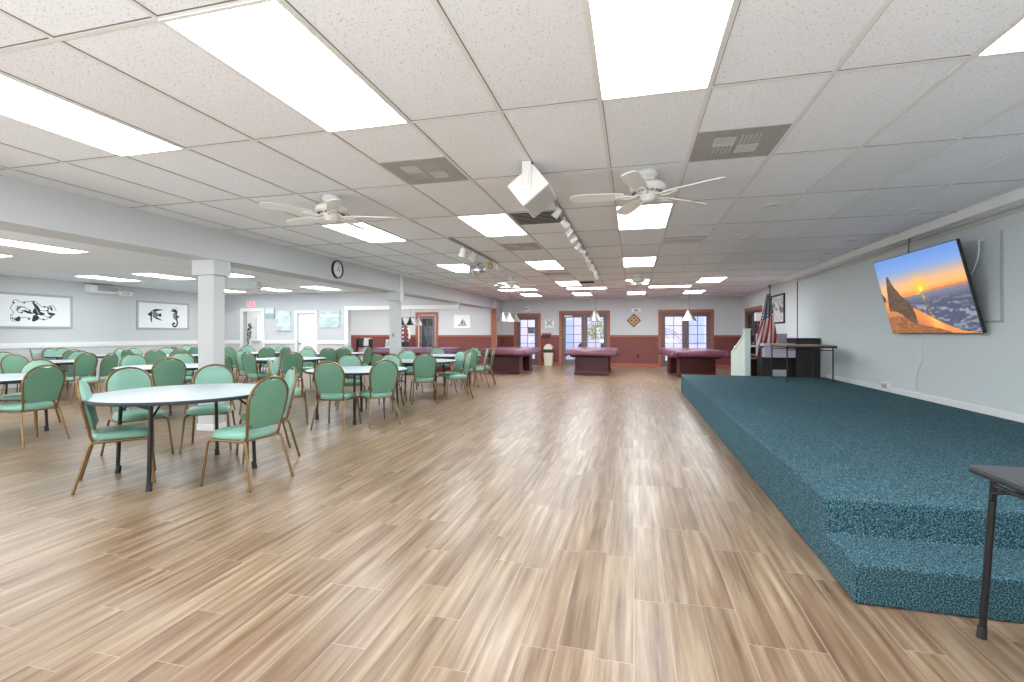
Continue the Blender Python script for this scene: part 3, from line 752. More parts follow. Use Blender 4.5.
# ---------------------------------------------------------------- pool tables with covers and lamps
def pool(x, y, rz, label, clabel, cmat, Wd=1.5, L=2.7):
    t = thing('pool_table', label, 'pool table', (x, y, 0), rz, 'pool tables')
    for sg in (-1, 1):
        k = MB(); a, z = .54, 0
        yy = sg*.78
        k.rings([[(-.52, yy-.3, 0), (.52, yy-.3, 0), (.52, yy+.3, 0), (-.52, yy+.3, 0)], [(-.52, yy-.3, .1), (.52, yy-.3, .1), (.52, yy+.3, .1), (-.52, yy+.3, .1)],
                 [(-.5, yy-.28, .12), (.5, yy-.28, .12), (.5, yy+.28, .12), (-.5, yy+.28, .12)], [(-.5, yy-.28, .56), (.5, yy-.28, .56), (.5, yy+.28, .56), (-.5, yy+.28, .56)]])
        k.build('pedestal', M['mahog'], t, bevel=.01)
    a, b = Wd/2-.05, L/2-.05
    MB().rings([[(-a*.85, -b*.9, .56), (a*.85, -b*.9, .56), (a*.85, b*.9, .56), (-a*.85, b*.9, .56)], [(-a, -b, .68), (a, -b, .68), (a, b, .68), (-a, b, .68)], [(-a, -b, .785), (a, -b, .785), (a, b, .785), (-a, b, .785)]]).build('table_body', M['mahog'], t, bevel=.01)
    MB().bb(-a+.1, a-.1, -b+.1, b-.1, .785, .789).build('playing_bed', M['felt'], t)
    # cover: rounded rectangle with a wavy draped hem
    n = 96; R = []
    def rect(k, s, r):
        a = 2*PI*k/n; e = .07; ca, sa = math.cos(a), math.sin(a)
        return Vector(((Wd/2+s)*math.copysign(abs(ca)**e, ca), (L/2+s)*math.copysign(abs(sa)**e, sa), 0))
    prof = ((-.3, .799, 0), (-.05, .80, 0), (.0, .797, 0), (.012, .78, .1), (.03, .70, .5), (.045, .63, 1.))
    for s, z, wv in prof:
        R.append([rect(k, s+.014*wv*math.sin(k*1.9+x), 0)+Vector((0, 0, z-.035*wv*abs(math.sin(k*.26+y))+.012*wv*math.sin(k*.9))) for k in range(n)])
    mb = MB(); mb.rings(R[::-1], caps=False); mb.face([v for v in mb.bm.verts[:] if False] or [mb.bm.verts.new(p) for p in R[0]])
    bmesh.ops.remove_doubles(mb.bm, verts=mb.bm.verts, dist=1e-5)
    c = mb.build('pool_table_cover', cmat, None, smooth=True); c.location = (x, y, 0); c.rotation_euler.z = rz
    so = c.modifiers.new('thickness', 'SOLIDIFY'); so.thickness = .004; so.offset = 1
    tag(c, clabel, 'table cover', 'pool table covers')
pool(-1.27, 16.15, 0, 'covered dark pool table in the middle, before the left french doors', 'purple vinyl cover over the middle pool table', M['cover'])
pool(1.73, 16.05, math.radians(6), 'covered dark pool table at right, behind the far end of the stage', 'purple vinyl cover over the right pool table', M['cover'])
pool(-4.02, 15.95, 0, 'covered dark pool table at left, beyond the farthest dining table', 'purple vinyl cover over the left pool table', M['cover'])
pool(-7.4, 15.65, PI/2, 'covered pool table in the alcove beyond the wide opening', 'plum and pale vinyl cover over the alcove pool table', M['coverplum'])
def cone(t, p, r, h, mat, name='lamp_shade', n=20):
    p = Vector(p)
    s = MB().lathe([(.02, 0), (.03, -.02), (r*.45, -h*.5), (r, -h), (r-.006, -h), (r*.45-.006, -h*.5-.004), (.018, -.03)], n, p).build(name, mat, t, smooth=True)
    MB().lathe([(.012, -.04), (.03, -.07), (.034, -.1), (.02, -.13), (.001, -.135)], 12, p).build('bulb', M['bulb'], s, smooth=True)
M['bulb'] = emit('warm_bulb', (255, 250, 244), 5.)
M['shadesilver'] = P('brushed_silver_shade', (138, 138, 136), .35, .5); M['shadeblack'] = P('black_shade', (26, 27, 30), .4); M['shadewhite'] = P('white_shade', (196, 196, 192), .5)
def poollamp(x, y, rz, label, mats, zt, span, r, h, apex=None):
    t = thing('billiard_lamp', label, 'pendant lamp', (x, y, 0), rz, 'lamps over the pool tables')
    MB().tube([(0, -span/2-.05, zt), (0, span/2+.05, zt)], .013, 8).build('lamp_bar', M['pewter'], t, smooth=True)
    k = MB()
    if apex: k.tube([(0, -span/2, zt), (0, 0, CZ-.02)], .008, 6).tube([(0, span/2, zt), (0, 0, CZ-.02)], .008, 6)
    else: k.tube([(0, -.02, zt), (0, 0, CZ-.02)], .009, 6)
    k.build('hanging_rod', M['pewter'], t, smooth=True)
    MB().lathe([(.001, CZ), (.06, CZ), (.055, CZ-.02), (.02, CZ-.035)], 16).build('ceiling_cup', M['fan'], t, smooth=True)
    for i in range(len(mats)):
        l = bpy.data.lights.new('bulb_light', 'POINT'); l.energy = 5; l.shadow_soft_size = .04; l.color = (1, .97, .94)
        b = bpy.data.objects.new('bulb_light', l); C.objects.link(b); b.parent = t; b.location = (0, -span/2+span*i/(len(mats)-1), zt-h*.8)
    for i, m in enumerate(mats): cone(t, (0, -span/2+span*i/(len(mats)-1), zt), r, h, m)
    return t
poollamp(-1.2, 16.1, 0, 'silver cone-shade lamp over the middle pool table', [M['shadesilver']]*3, 2.03, 1.2, .2, .33)
poollamp(1.68, 15.7, math.radians(-12), 'pale silver lamp hanging crooked over the right pool table', [M['shadewhite'], M['shadesilver'], M['shadesilver']], 2.0, .8, .19, .3)
poollamp(-4.0, 15.5, math.radians(-14), 'silver patterned lamp on two crossing rods over the left pool table', [M['shadesilver'], M['shadewhite'], M['shadesilver']], 2.0, .9, .19, .3, True)
poollamp(-7.55, 15.4, PI/2, 'hanging lamp of two black shades and a white one in the alcove', [M['shadewhite'], M['shadeblack'], M['shadeblack']], 1.86, .62, .15, .27)

# ---------------------------------------------------------------- wall pictures
def stroke(mb, pts, w, y=0.):
    """flat ink stroke in the local x-z plane, facing -y, closed taper; w = width or list"""
    L, Rr = [], []
    for i, p in enumerate(pts):
        a = pts[max(0, i-1)]; b = pts[min(len(pts)-1, i+1)]
        dx, dz = b[0]-a[0], b[1]-a[1]; n = math.hypot(dx, dz) or 1; ww = (w[i] if isinstance(w, list) else w)/2
        L.append((p[0]-dz/n*ww, p[1]+dx/n*ww)); Rr.append((p[0]+dz/n*ww, p[1]-dx/n*ww))
    V0 = [mb.bm.verts.new((q[0], y, q[1])) for q in L]; V1 = [mb.bm.verts.new((q[0], y, q[1])) for q in Rr]
    for i in range(len(pts)-1): mb.face([V0[i], V0[i+1], V1[i+1], V1[i]])
def poly(mb, pts, y=0.): mb.face([mb.bm.verts.new((p[0], y, p[1])) for p in pts])
def dot(mb, x, z, r, y=0., n=14): poly(mb, [(x+r*math.cos(2*PI*k/n), z+r*math.sin(2*PI*k/n)) for k in range(n)], y)
def ring(mb, x, z, r, w, y=0.): stroke(mb, [(x+r*math.cos(2*PI*k/20), z+r*math.sin(2*PI*k/20)) for k in range(21)], w, y)
def curve(pts, n=24):
    """Catmull-Rom through pts"""
    P4 = [pts[0]]+list(pts)+[pts[-1]]; out = []
    for s in range(1, len(P4)-2):
        for k in range(n//4):
            t = k/(n//4); q = []
            for d in range(2):
                a, b, c, e = (P4[s+o][d] for o in (-1, 0, 1, 2))
                q.append(.5*((2*b)+(c-a)*t+(2*a-5*b+4*c-e)*t*t+(3*b-a-3*c+e)*t**3))
            out.append(tuple(q))
    return out+[pts[-1]]
def frame_panel(t, w, h, fw, dep, fm, pm):
    k = MB().bb(-w/2, w/2, -dep, 0, -h/2, -h/2+fw).bb(-w/2, w/2, -dep, 0, h/2-fw, h/2).bb(-w/2, -w/2+fw, -dep, 0, -h/2+fw, h/2-fw).bb(w/2-fw, w/2, -dep, 0, -h/2+fw, h/2-fw)
    k.build('picture_frame', fm, t, bevel=.004)
    if pm: MB().bb(-w/2+fw, w/2-fw, -dep*.5, 0, -h/2+fw, h/2-fw).build('print', pm, t)
# left wall faces +X: local -y must face +X -> rotate by +90 deg: local x -> +Y
t = thing('fish_picture', 'wide grey-framed picture of tangled fish and bubbles, on the left wall', 'picture', (XL, 8.62, 1.855), PI/2)
frame_panel(t, 1.75, .86, .055, .03, M['greyframe'], M['paper'])
mb = MB(); yy = -.0165
# three line fish with trailing bubbles, seen from the room (x grows to the right)
poly(mb, curve([(-.02, .27), (.10, .2), (.2, .06), (.2, -.03), (.12, -.12), (.02, -.05)], 16)+[(.0, .0), (.06, .1)], yy)
poly(mb, curve([(-.3, .0), (-.2, .02), (-.05, -.03), (.05, -.06), (-.08, -.08), (-.2, -.04)], 16), yy)
poly(mb, curve([(.02, -.12), (.12, -.12), (.18, -.2), (.05, -.3), (-.02, -.28)], 12), yy)
poly(mb, curve([(.16, .0), (.26, -.03), (.34, -.07), (.24, -.12), (.16, -.1)], 12), yy)
poly(mb, curve([(-.46, .18), (-.4, .12), (-.3, .12), (-.36, .06), (-.42, .0), (-.4, .1)], 12), yy)
poly(mb, curve([(-.5, -.24), (-.42, -.2), (-.33, -.16), (-.34, -.3), (-.44, -.28)], 12), yy)
poly(mb, curve([(.46, .17), (.54, .12), (.56, .02), (.5, .06)], 12), yy)
poly(mb, curve([(.4, -.02), (.52, -.03), (.64, -.06), (.56, -.12), (.46, -.1)], 12), yy)
poly(mb, curve([(.47, -.14), (.56, -.12), (.52, -.18), (.45, -.22)], 8), yy)
for pts in ([(-.52, .26), (-.44, .3), (-.3, .24), (-.15, .26), (0, .28), (.1, .26), (.22, .16), (.36, .12), (.5, .18), (.6, .14), (.66, .02)],
            [(-.58, .05), (-.52, .16), (-.46, .22)], [(-.58, .05), (-.5, -.05), (-.54, -.14), (-.58, -.1)], [(-.3, .12), (-.15, .06), (-.05, .02)],
            [(-.4, -.02), (-.3, .1), (-.2, .1)], [(-.56, -.14), (-.56, -.26), (-.46, -.3), (-.34, -.28), (-.3, -.2), (-.1, -.2), (-.05, -.24)],
            [(.08, -.28), (.2, -.22), (.34, -.25), (.45, -.16)], [(.2, .02), (.35, .02), (.44, .0)], [(.4, .14), (.44, .02), (.4, -.06)],
            [(-.44, .05), (-.36, -.06), (-.28, -.04)], [(.28, -.1), (.4, -.16), (.48, -.14)]):
    stroke(mb, curve(pts), .014, yy)
for x, z in ((-.5, .22), (-.22, .23), (.03, .27), (.33, .14), (-.07, .0), (.41, .03), (-.28, -.05), (-.1, -.23), (.3, -.23), (.44, .1), (-.52, -.22)): dot(mb, x, z, .026, yy-.0006)
bmesh.ops.scale(mb.bm, vec=(.76, 1, .86), verts=mb.bm.verts); mb.build('fish_drawing', M['ink'], t, fix=False)
mb = MB()
for k in range(7): stroke(mb, [(.06+k*.018, .13-k*.03), (.14+k*.012, -.05-k*.006)], .008, yy-.001)
for k in range(4): stroke(mb, [(-.4+k*.02, .11), (-.37+k*.015, .03)], .006, yy-.001)
bmesh.ops.scale(mb.bm, vec=(.76, 1, .86), verts=mb.bm.verts); mb.build('fish_scale_lines', M['greyframe'], t, fix=False)
t = thing('seahorse_picture', 'grey-framed picture of an angelfish and a seahorse, on the left wall', 'picture', (XL, 12.06, 1.862), PI/2)
frame_panel(t, 1.75, .87, .055, .03, M['greyframe'], M['paper'])
mb = MB()
poly(mb, curve([(-.48, -.02), (-.38, .05), (-.33, .09), (-.33, -.12), (-.4, -.07)], 12), yy)
poly(mb, curve([(-.34, .1), (-.2, .15), (0, .14), (.02, .13), (-.12, .1), (-.24, .06)], 12), yy)
poly(mb, curve([(-.28, -.1), (-.16, -.11), (.02, -.21), (-.03, -.2), (-.2, -.16)], 12), yy)
poly(mb, curve([(-.38, -.1), (-.33, -.14), (-.34, -.28), (-.38, -.18)], 8), yy)
poly(mb, curve([(-.14, -.02), (-.06, .02), (-.02, -.02), (-.06, -.1), (-.12, -.06)], 8), yy)
bmesh.ops.translate(mb.bm, vec=(-.07, 0, .05), verts=mb.bm.verts); mb.build('fish_drawing', M['ink'], t, fix=False)
mb = MB()
poly(mb, curve([(.28, .1), (.36, .15), (.42, .17), (.5, .12), (.52, .04), (.44, .05), (.4, .08)], 12), yy)
for a, b in (((.36, .14), (.31, .22)), ((.41, .16), (.41, .26)), ((.46, .15), (.5, .23)), ((.5, .11), (.56, .16))): stroke(mb, [a, b], [.026, .006], yy)
stroke(mb, curve([(.47, .06), (.49, -.02), (.5, -.1), (.5, -.18), (.52, -.26), (.5, -.34), (.44, -.39), (.37, -.36), (.36, -.3), (.41, -.28), (.43, -.32)], 24), .05, yy)
poly(mb, curve([(.5, -.06), (.57, -.03), (.58, -.09), (.52, -.1)], 8), yy)
bmesh.ops.translate(mb.bm, vec=(-.07, 0, .05), verts=mb.bm.verts); mb.build('seahorse_drawing', M['ink'], t, fix=False)
mb = MB()
poly(mb, curve([(-.32, .07), (-.22, .06), (-.12, .0), (-.14, -.08), (-.3, -.11)], 12), yy-.0005)
poly(mb, curve([(.36, .02), (.45, .05), (.48, -.06), (.47, -.18), (.38, -.12)], 12), yy-.0005)
bmesh.ops.translate(mb.bm, vec=(-.07, 0, .05), verts=mb.bm.verts); mb.build('grey_shading', M['inkgrey'], t, fix=False)
# back wall of the dining side (faces -Y, local frame direct)
def canvas(x0, x1, z0, z1, label, col):
    t = thing('canvas_picture', label, 'picture', ((x0+x1)/2, YL, (z0+z1)/2)); w, h = x1-x0, z1-z0
    MB().bb(-w/2, w/2, -.035, 0, -h/2, h/2).build('canvas', M['teal'], t, bevel=.003)
    paint('print', t, 20, 24, lambda u, v: ((u-.5)*w, -.036, (v-.5)*h), col, M['paint'])
def wave(u, v):
    c = lerp((168, 200, 200), (226, 236, 236), vnoise(u*5, v*7, 1)); return lerp(c, (246, 248, 248), sstep(.62, .66, v)*(1-sstep(.72, .78, v)))
canvas(-12.54, -12.18, 1.84, 2.2, 'small square teal canvas picture beside the open doorway', lambda u, v: lerp((150, 186, 186), (222, 232, 230), sstep(.35, .55, v)))
canvas(-12.08, -11.51, 1.39, 2.09, 'tall pale teal canvas of pelicans left of the white door', lambda u, v: lerp((176, 206, 204), (232, 240, 240), vnoise(u*4, v*6, 3)) if not .28 < v < .34 else (246, 248, 248))
canvas(-10.32, -9.58, 1.5, 2.08, 'wide pale teal seascape canvas right of the white door', wave)
# framed picture in the alcove
t = thing('framed_print', 'white-framed grey ship print on the alcove wall', 'picture', (-6.53, YP, 1.775))
frame_panel(t, .69, .52, .06, .025, M['white'], M['paper'])
mb = MB(); poly(mb, [(-.2, -.12), (.2, -.12), (.16, -.17), (-.15, -.17)], -.0135); poly(mb, [(-.1, -.1), (.05, -.1), (.03, .12)], -.0135); poly(mb, [(.06, -.1), (.15, -.1), (.06, .08)], -.0135)
mb.build('ship_drawing', M['inkgrey'], t, fix=False)
# right wall picture (faces -X): local x -> -Y
t = thing('framed_photo', 'black-framed grey landscape print on the wall behind the flag', 'picture', (XR, 14.78, 1.98), -PI/2)
frame_panel(t, 1.24, .8, .045, .04, M['black'], M['paper'])
paint('print', t, 48, 32, lambda u, v: ((u-.5)*1.1, -.0215, (v-.5)*.66), lambda u, v: lerp((226, 226, 222), (110, 112, 112), sstep(.42, .66, vnoise(u*12, v*10, 5))*(.25+.75*sstep(.2, .35, v)*(1-sstep(.6, .85, v)))), M['paint'])
# diamond wood plaque and square sign on the far wall
t = thing('diamond_plaque', 'diamond-shaped wooden plaque between the french doors', 'wall plaque', (.03, YF, 1.81))
R = Matrix.Rotation(PI/4, 3, 'Y')
MB().box((0, -.015, 0), (.38, .03, .38), R).build('plaque_frame', M['orgwood'], t, bevel=.006)
MB().box((0, -.033, 0), (.29, .006, .29), R).build('plaque_panel', P('tan_marquetry', (196, 160, 120), .5, var=.3, scale=22.), t)
k = MB()
for a in range(4):
    v = Matrix.Rotation(a*PI/2, 3, 'Y') @ Vector((.085, 0, 0)); k.box((v.x, -.037, v.z), (.07, .004, .07), R)
k.build('inlay', M['orgwood'], t)
t = thing('square_wall_sign', 'white square crossed sign on the wall above the bin', 'sign', (-3.3, YF, 1.73))
MB().bb(-.19, .19, -.012, 0, -.19, .19).build('board', M['paper'], t, bevel=.003)
mb = MB(); stroke(mb, [(-.13, .13), (.12, -.12)], .03, -.013); stroke(mb, [(.13, .13), (-.12, -.12)], .03, -.0133); stroke(mb, [(-.15, .16), (.15, .16)], .02, -.013); ring(mb, 0, 0, .09, .012, -.0135)
mb.build('marking', M['inkgrey'], t, fix=False)
t = thing('wall_shelf', 'small brown wooden ledge on the wall above the bin', 'shelf', (-3.42, YF, 1.18))
MB().bb(-.2, .2, -.14, -.02, .09, .14).build('ledge', M['terra'], t, bevel=.005); MB().bb(-.16, .16, -.12, -.02, 0, .09).build('box_body', M['mahog'], t, bevel=.005)

# ---------------------------------------------------------------- exit signs and letters
def letters(mb, txt, h, y, w=None):
    L = {'E': [((0, 0), (0, 1)), ((0, 1), (1, 1)), ((0, .5), (.8, .5)), ((0, 0), (1, 0))], 'X': [((0, 0), (1, 1)), ((0, 1), (1, 0))], 'I': [((.5, 0), (.5, 1))], 'T': [((0, 1), (1, 1)), ((.5, 0), (.5, 1))]}
    w = w or h*.5; g = w*1.45; x = -(g*(len(txt)-1)+w)/2
    for c in txt:
        for a, b in L[c]:
            stroke(mb, [(x+a[0]*w, -h/2+a[1]*h), (x+b[0]*w, -h/2+b[1]*h)], h*.18, y)
        x += g
def exit_sign(loc, label, face, ink, w=.3, h=.2, rz=0.):
    t = thing('exit_sign', label, 'exit sign', loc, rz)
    MB().bb(-w/2, w/2, -.05, 0, -h/2, h/2).build('housing', M['white'], t, bevel=.006)
    MB().bb(-w/2+.02, w/2-.02, -.053, -.05, -h/2+.02, h/2-.02).build('face_plate', face, t)
    mb = MB(); letters(mb, 'EXIT', h*.5, -.0545); mb.build('lettering', ink, t, fix=False)
exit_sign((-13.12, YL, 2.35), 'small red exit sign above the open doorway at back left', M['exitred'], M['white'], .34, .22)
exit_sign((-4.24, YF, 2.31), 'small exit sign above the single glazed door', M['white'], M['ink'], .3, .2)
t = thing('emergency_light', 'white two-lamp emergency light above the diamond plaque', 'emergency light', (.11, YF, 2.2))
MB().bb(-.17, .17, -.06, 0, -.07, .07).build('housing', M['white'], t, bevel=.012)
MB().bb(-.07, .1, -.064, -.06, -.045, .035).build('face_plate', M['vent'], t)
for sg in (-1, 1):
    l = MB().lathe([(.03, 0), (.05, -.03), (.05, -.05), (.001, -.055)], 14); bmesh.ops.rotate(l.bm, verts=l.bm.verts, cent=(0, 0, 0), matrix=Matrix.Rotation(-PI/2, 3, 'X')); bmesh.ops.translate(l.bm, verts=l.bm.verts, vec=(sg*.125, -.05, .04)); l.build('lamp_head', M['white'], t, smooth=True)
t = thing('exit_box', 'blank white box sign on the wall beside the flag', 'sign', (XR, 16.42, 1.82), -PI/2)
MB().bb(-.14, .14, -.22, 0, -.13, .13).build('housing', M['white'], t, bevel=.01)
# wall clock on the beam (faces +X)
t = thing('wall_clock', 'round black-rimmed clock on the ceiling beam', 'clock', (XB1, 7.88, 2.49), PI/2)
def disc(mb, prof, n=40):
    mb.lathe(prof, n); bmesh.ops.rotate(mb.bm, verts=mb.bm.verts, cent=(0, 0, 0), matrix=Matrix.Rotation(PI/2, 3, 'X')); return mb
disc(MB(), [(.17, 0), (.17, .03), (.16, .04), (.146, .036), (.146, 0)]).build('clock_rim', M['black'], t, smooth=True)
disc(MB(), [(.001, 0), (.147, 0), (.147, .018), (.001, .018)]).build('dial', M['paper'], t)
mb = MB()
for k in range(12):
    a = 2*PI*k/12; stroke(mb, [(.105*math.sin(a), .105*math.cos(a)), (.132*math.sin(a), .132*math.cos(a))], .014 if k % 3 == 0 else .008, -.0195)
mb.build('hour_marks', M['ink'], t, fix=False)
mb = MB(); stroke(mb, [(-.01, -.02), (.045, .06)], .012, -.022); mb.build('hour_hand', M['ink'], t, fix=False)
mb = MB(); stroke(mb, [(-.01, .02), (.08, -.04)], .008, -.023); mb.build('minute_hand', M['ink'], t, fix=False)
# speaker / heater box high on the left wall
t = thing('wall_speaker', 'white box with grey grille high on the left wall', 'wall unit', (XL, 10.15, 2.52), PI/2)
MB().prism([(0, -.1), (-.2, -.1), (-.24, -.05), (-.24, .08), (-.2, .11), (0, .11)], lambda p: (-.36, p[0], p[1]), lambda p: (.36, p[0], p[1])).build('housing', M['white'], t, bevel=.01)
MB().bb(-.2, .34, -.247, -.24, -.05, .075).build('grille', M['vent'], t)
t = thing('emergency_light', 'small white wall light beside the grilled wall box', 'emergency light', (XL, 10.83, 2.46), PI/2)
MB().bb(-.2, .2, -.08, 0, -.06, .06).build('housing', M['white'], t, bevel=.012); MB().bb(-.12, .12, -.085, -.08, -.03, .03).build('face_plate', M['beige'], t)
# wall ornament in the corridor
t = thing('wall_ornament', 'dark metal scroll ornament on the corridor wall through the doorway', 'wall ornament', (-15.68, 16.9, 1.3))
k = MB()
k.tube([(q[0], -.03, q[1]) for q in curve([(.15, .42), (.0, .36), (.18, .25), (-.02, .18), (.16, .05), (-.06, -.02), (.12, -.15), (-.08, -.22), (.02, -.4), (-.1, -.48)], 24)], .014, 6)
k.tube([(q[0], -.03, q[1]) for q in curve([(.0, .4), (.14, .3), (-.04, .1), (.12, -.05), (-.08, -.12), (.06, -.3)], 24)], .01, 6)
k.build('scroll', M['ink'], t, smooth=True)

# ---------------------------------------------------------------- television on the stage wall
t = thing('television', 'large wall-mounted television tilted down, showing a sunset beach', 'television', (3.80, 7.47, 1.30), 0)
TW, TH = 1.94, 1.10; tilt = math.atan2(.255, 1.07)
xa = Vector((0, -1, 0)); up = Vector((-math.sin(tilt), 0, math.cos(tilt))); nn = Vector((-math.cos(tilt), 0, -math.sin(tilt)))
def tv(u, v, d): return xa*((u-.5)*TW) + up*(v*TH) + nn*d
def tvbox(mb, u0, u1, v0, v1, d0, d1):
    mb.rings([[tv(u0, v0, d), tv(u1, v0, d), tv(u1, v1, d), tv(u0, v1, d)] for d in (d0, d1)])
mb = MB(); tvbox(mb, 0, 1, 0, 1, -.032, 0); mb.build('tv_case', M['black'], t, bevel=.004)
def tvcol(u, v):
    hz = .47+.09*(u-.3)
    n = vnoise(u*40, v*60, 2); n2 = vnoise(u*14, v*40, 4); n3 = vnoise(u*90, v*130, 6)
    sx, sy = .52, .545
    d = math.hypot((u-sx)*1.76, v-sy)
    if v > hz:
        k = (v-hz)/(1-hz)
        c = lerp((240, 132, 66), (246, 176, 110), sstep(0, .18, k)) if k < .18 else lerp((246, 176, 110), (118, 152, 206), sstep(.18, .72, k))
        c = lerp(c, (92, 132, 204), sstep(.6, 1, k)*.8)
        c = lerp(c, (255, 196, 40), math.exp(-(d/.13)**2)*.8); 
        if d < .034: c = (255, 240, 120)
        if k < .06 and u > .5: c = lerp(c, (118, 110, 130), .5)
        rx = u; 
    else:
        k = (hz-v)/hz
        c = lerp((116, 120, 140), (74, 82, 104), sstep(0, .25, k))
        c = lerp(c, (206, 208, 216), sstep(.52, .72, n2*.6+n*.4)*sstep(.05, .4, k)*.5)
        shore = .30-.28*u*u+.05*math.sin(u*9)
        shore2 = .43-.42*sstep(.1, .95, u)
        if v < shore2:
            c = lerp((230, 140, 72), (150, 104, 82), sstep(0, .35, shore2-v)); c = lerp(c, (250, 176, 96), math.exp(-((u-.56-(.3-v)*.25)/.06)**2)*.9)
            c = lerp(c, (214, 196, 190), .5*sstep(.55, .75, n2)*sstep(.06, 0, shore2-v))
        if v < .20-.22*sstep(.2, .8, u)+.03*math.sin(u*12): c = lerp((178, 112, 64), (120, 78, 52), n)
        c = lerp(c, (255, 190, 60), math.exp(-((u-.53-(.45-v)*.12)/.016)**2)*(.55 if n > .45 else .12)*(v > .06))
    # sea stack
    top = .20; xx = u
    prof = [(0.05, .36), (.09, .62), (.12, .76), (.15, .78), (.18, .66), (.22, .56), (.27, .48), (.32, .44), (.36, .36), (.38, .26)]
    for (a, b), (c2, d2) in zip(prof, prof[1:]):
        if a <= u < c2:
            hh = b+(d2-b)*(u-a)/(c2-a)+.02*(vnoise(u*60, 1, 8)-.5); lo = .30-.18*sstep(.1, .38, u)+.02*(n-.5)
            if lo < v < hh: c = lerp((58, 46, 38), (122, 96, 74), n*.7+.3*n3)
    if u < .03 and .44 < v < .56-u*2: c = (70, 54, 50)
    return c
paint('screen', t, 170, 96, lambda u, v: tv(.005+.99*u, .008+.984*v, .0008), tvcol, M['screen'])
k = MB().bb(-.03, .07, -.25, -.19, .35, .85).bb(-.03, .07, .19, .25, .35, .85)
k.box((-.06, 0, .62), (.12, .5, .05)); k.build('wall_bracket', M['black'], t)
# cables and raceways by the television
tag(MB().bb(XR-.065, XR-.05, 6.31, 6.34, 1.42, 2.42).bb(XR-.065, XR-.05, 6.34, 6.75, 1.42, 1.445).build('cable_raceway', M['pvc'], bevel=.003), 'grey L-shaped cable raceway on the wall right of the television', 'raceway')
tag(MB().tube([(XR-.1, 6.75+q[0], q[1]) for q in curve([(.0, 1.98), (-.06, 2.05), (-.12, 2.16), (-.14, 2.3), (-.13, 2.36)], 24)]+[(XR-.05, 6.62, 2.37)], .008, 6).build('cable', M['cord'], smooth=True), 'white cable curving out from behind the television top', 'cable')
tag(MB().tube([(XR-.064, 7.78+q[0], q[1]) for q in curve([(.0, 1.34), (.03, 1.1), (.02, .92), (.12, .78), (.16, .62), (.18, .52), (.12, .5), (.14, .56)], 32)], .006, 6).build('power_cord', M['cord'], smooth=True), 'thin white cord hanging down the wall below the television', 'cord')
t = thing('wire_hanger', 'thin dark wire from the soffit to the television top edge', 'wire', (0, 0, 0))
MB().tube([(3.60, 7.6, 2.36), (3.62, 7.6, 2.62)], .006, 6).build('wire', M['ink'], t)
t.location = (0, 0, 0)
t = thing('outlet_box', 'white outlet box at the foot of the stage wall', 'outlet', (XR-.05, 8.72, .48), -PI/2)
MB().bb(-.09, .09, -.06, 0, -.055, .055).build('box_body', M['white'], t, bevel=.006)
MB().bb(-.07, -.01, -.064, -.06, -.03, .03).bb(.01, .07, -.064, -.06, -.03, .03).build('socket', M['vent'], t)
t = thing('wall_outlet', 'dark outlet plate on the wainscot between the french doors', 'outlet', (.18, YF-.02, .42))
MB().bb(-.045, .045, -.008, 0, -.07, .07).build('plate', M['ventdark'], t, bevel=.002); MB().bb(-.02, .02, -.011, -.008, .01, .05).bb(-.02, .02, -.011, -.008, -.05, -.01).build('socket', M['black'], t)

# ---------------------------------------------------------------- things on and behind the stage
t = thing('folding_table', 'brown-topped folding table standing on the far end of the stage', 'table', (3.18, 10.5, .39))
MB().bb(-.41, .43, -.55, .56, .665, .69).build('tabletop', M['tabletop'], t, bevel=.006)
for sx in (-.38, .38):
    for sy in (-.5, .52):
        lg = MB().tube([(sx, sy, 0), (sx, sy, .655)], .013, 8).build('leg', M['black'], t, smooth=True)
for sy in (-.5, .52): MB().tube([(-.38, sy, .6), (.38, sy, .6)], .009, 6).build('cross_bar', M['black'], t)
MB().bb(-.41, .43, -.56, .56, .64, .665).build('apron', M['black'], t)
t = thing('card_table', 'charcoal folding table cut by the right frame edge beside the steps', 'table', (2.28, 2.06, 0))
MB().bb(-.9, .9, -.38, .38, .722, .75).build('tabletop', M['darktop'], t, bevel=.008)
MB().bb(-.905, .905, -.385, .385, .715, .735).build('edge_band', M['black'], t, bevel=.006)
for sx in (-1, 1):
    for sy in (-1, 1):
        l = MB().tube([(sx*.83, sy*.355, .715), (sx*.835, sy*.42, .03)], .0135, 10).build('leg', M['black'], t, smooth=True)
        MB().tube([(sx*.835, sy*.418, .05), (sx*.836, sy*.423, 0)], [.016, .018], 10).build('foot', M['blackplastic'], l, smooth=True)
    MB().tube([(sx*.83, -.36, .67), (sx*.83, .36, .67)], .009, 8).build('cross_bar', M['black'], t, smooth=True)
    MB().tube([(sx*.83, .37, .6), (sx*.87, .3, .655), (sx*.6, .2, .705)], .008, 8).build('brace', M['black'], t, smooth=True)
# stair railing at the far end of the stage
t = thing('stair_railing', 'white slatted stair railing sloping down behind the stage', 'railing', (2.40, 11.37, 0))
MB().bb(-.06, .06, -.05, .07, 0, 1.38).bb(-.07, .07, -.06, .08, 1.38, 1.41).build('newel_post', M['railwhite'], t, bevel=.006)
MB().bb(-.03, .03, 1.55, 1.61, 0, .86).build('end_post', M['railwhite'], t, bevel=.004)
a0, a1 = Vector((0, .07, 1.32)), Vector((0, 1.58, .82))
MB().tube([a0, a1], .035, 8).build('handrail', M['railwhite'], t)
MB().box((0, .82, .12), (.04, 1.5, .05)).build('bottom_rail', M['railwhite'], t)
for k in range(13):
    y = .16+k*.11; zt = 1.32+(y-.07)/1.51*(-.5)
    MB().bb(-.015, .015, y-.035, y+.035, .12, zt).build('slat', M['railwhite'], t)
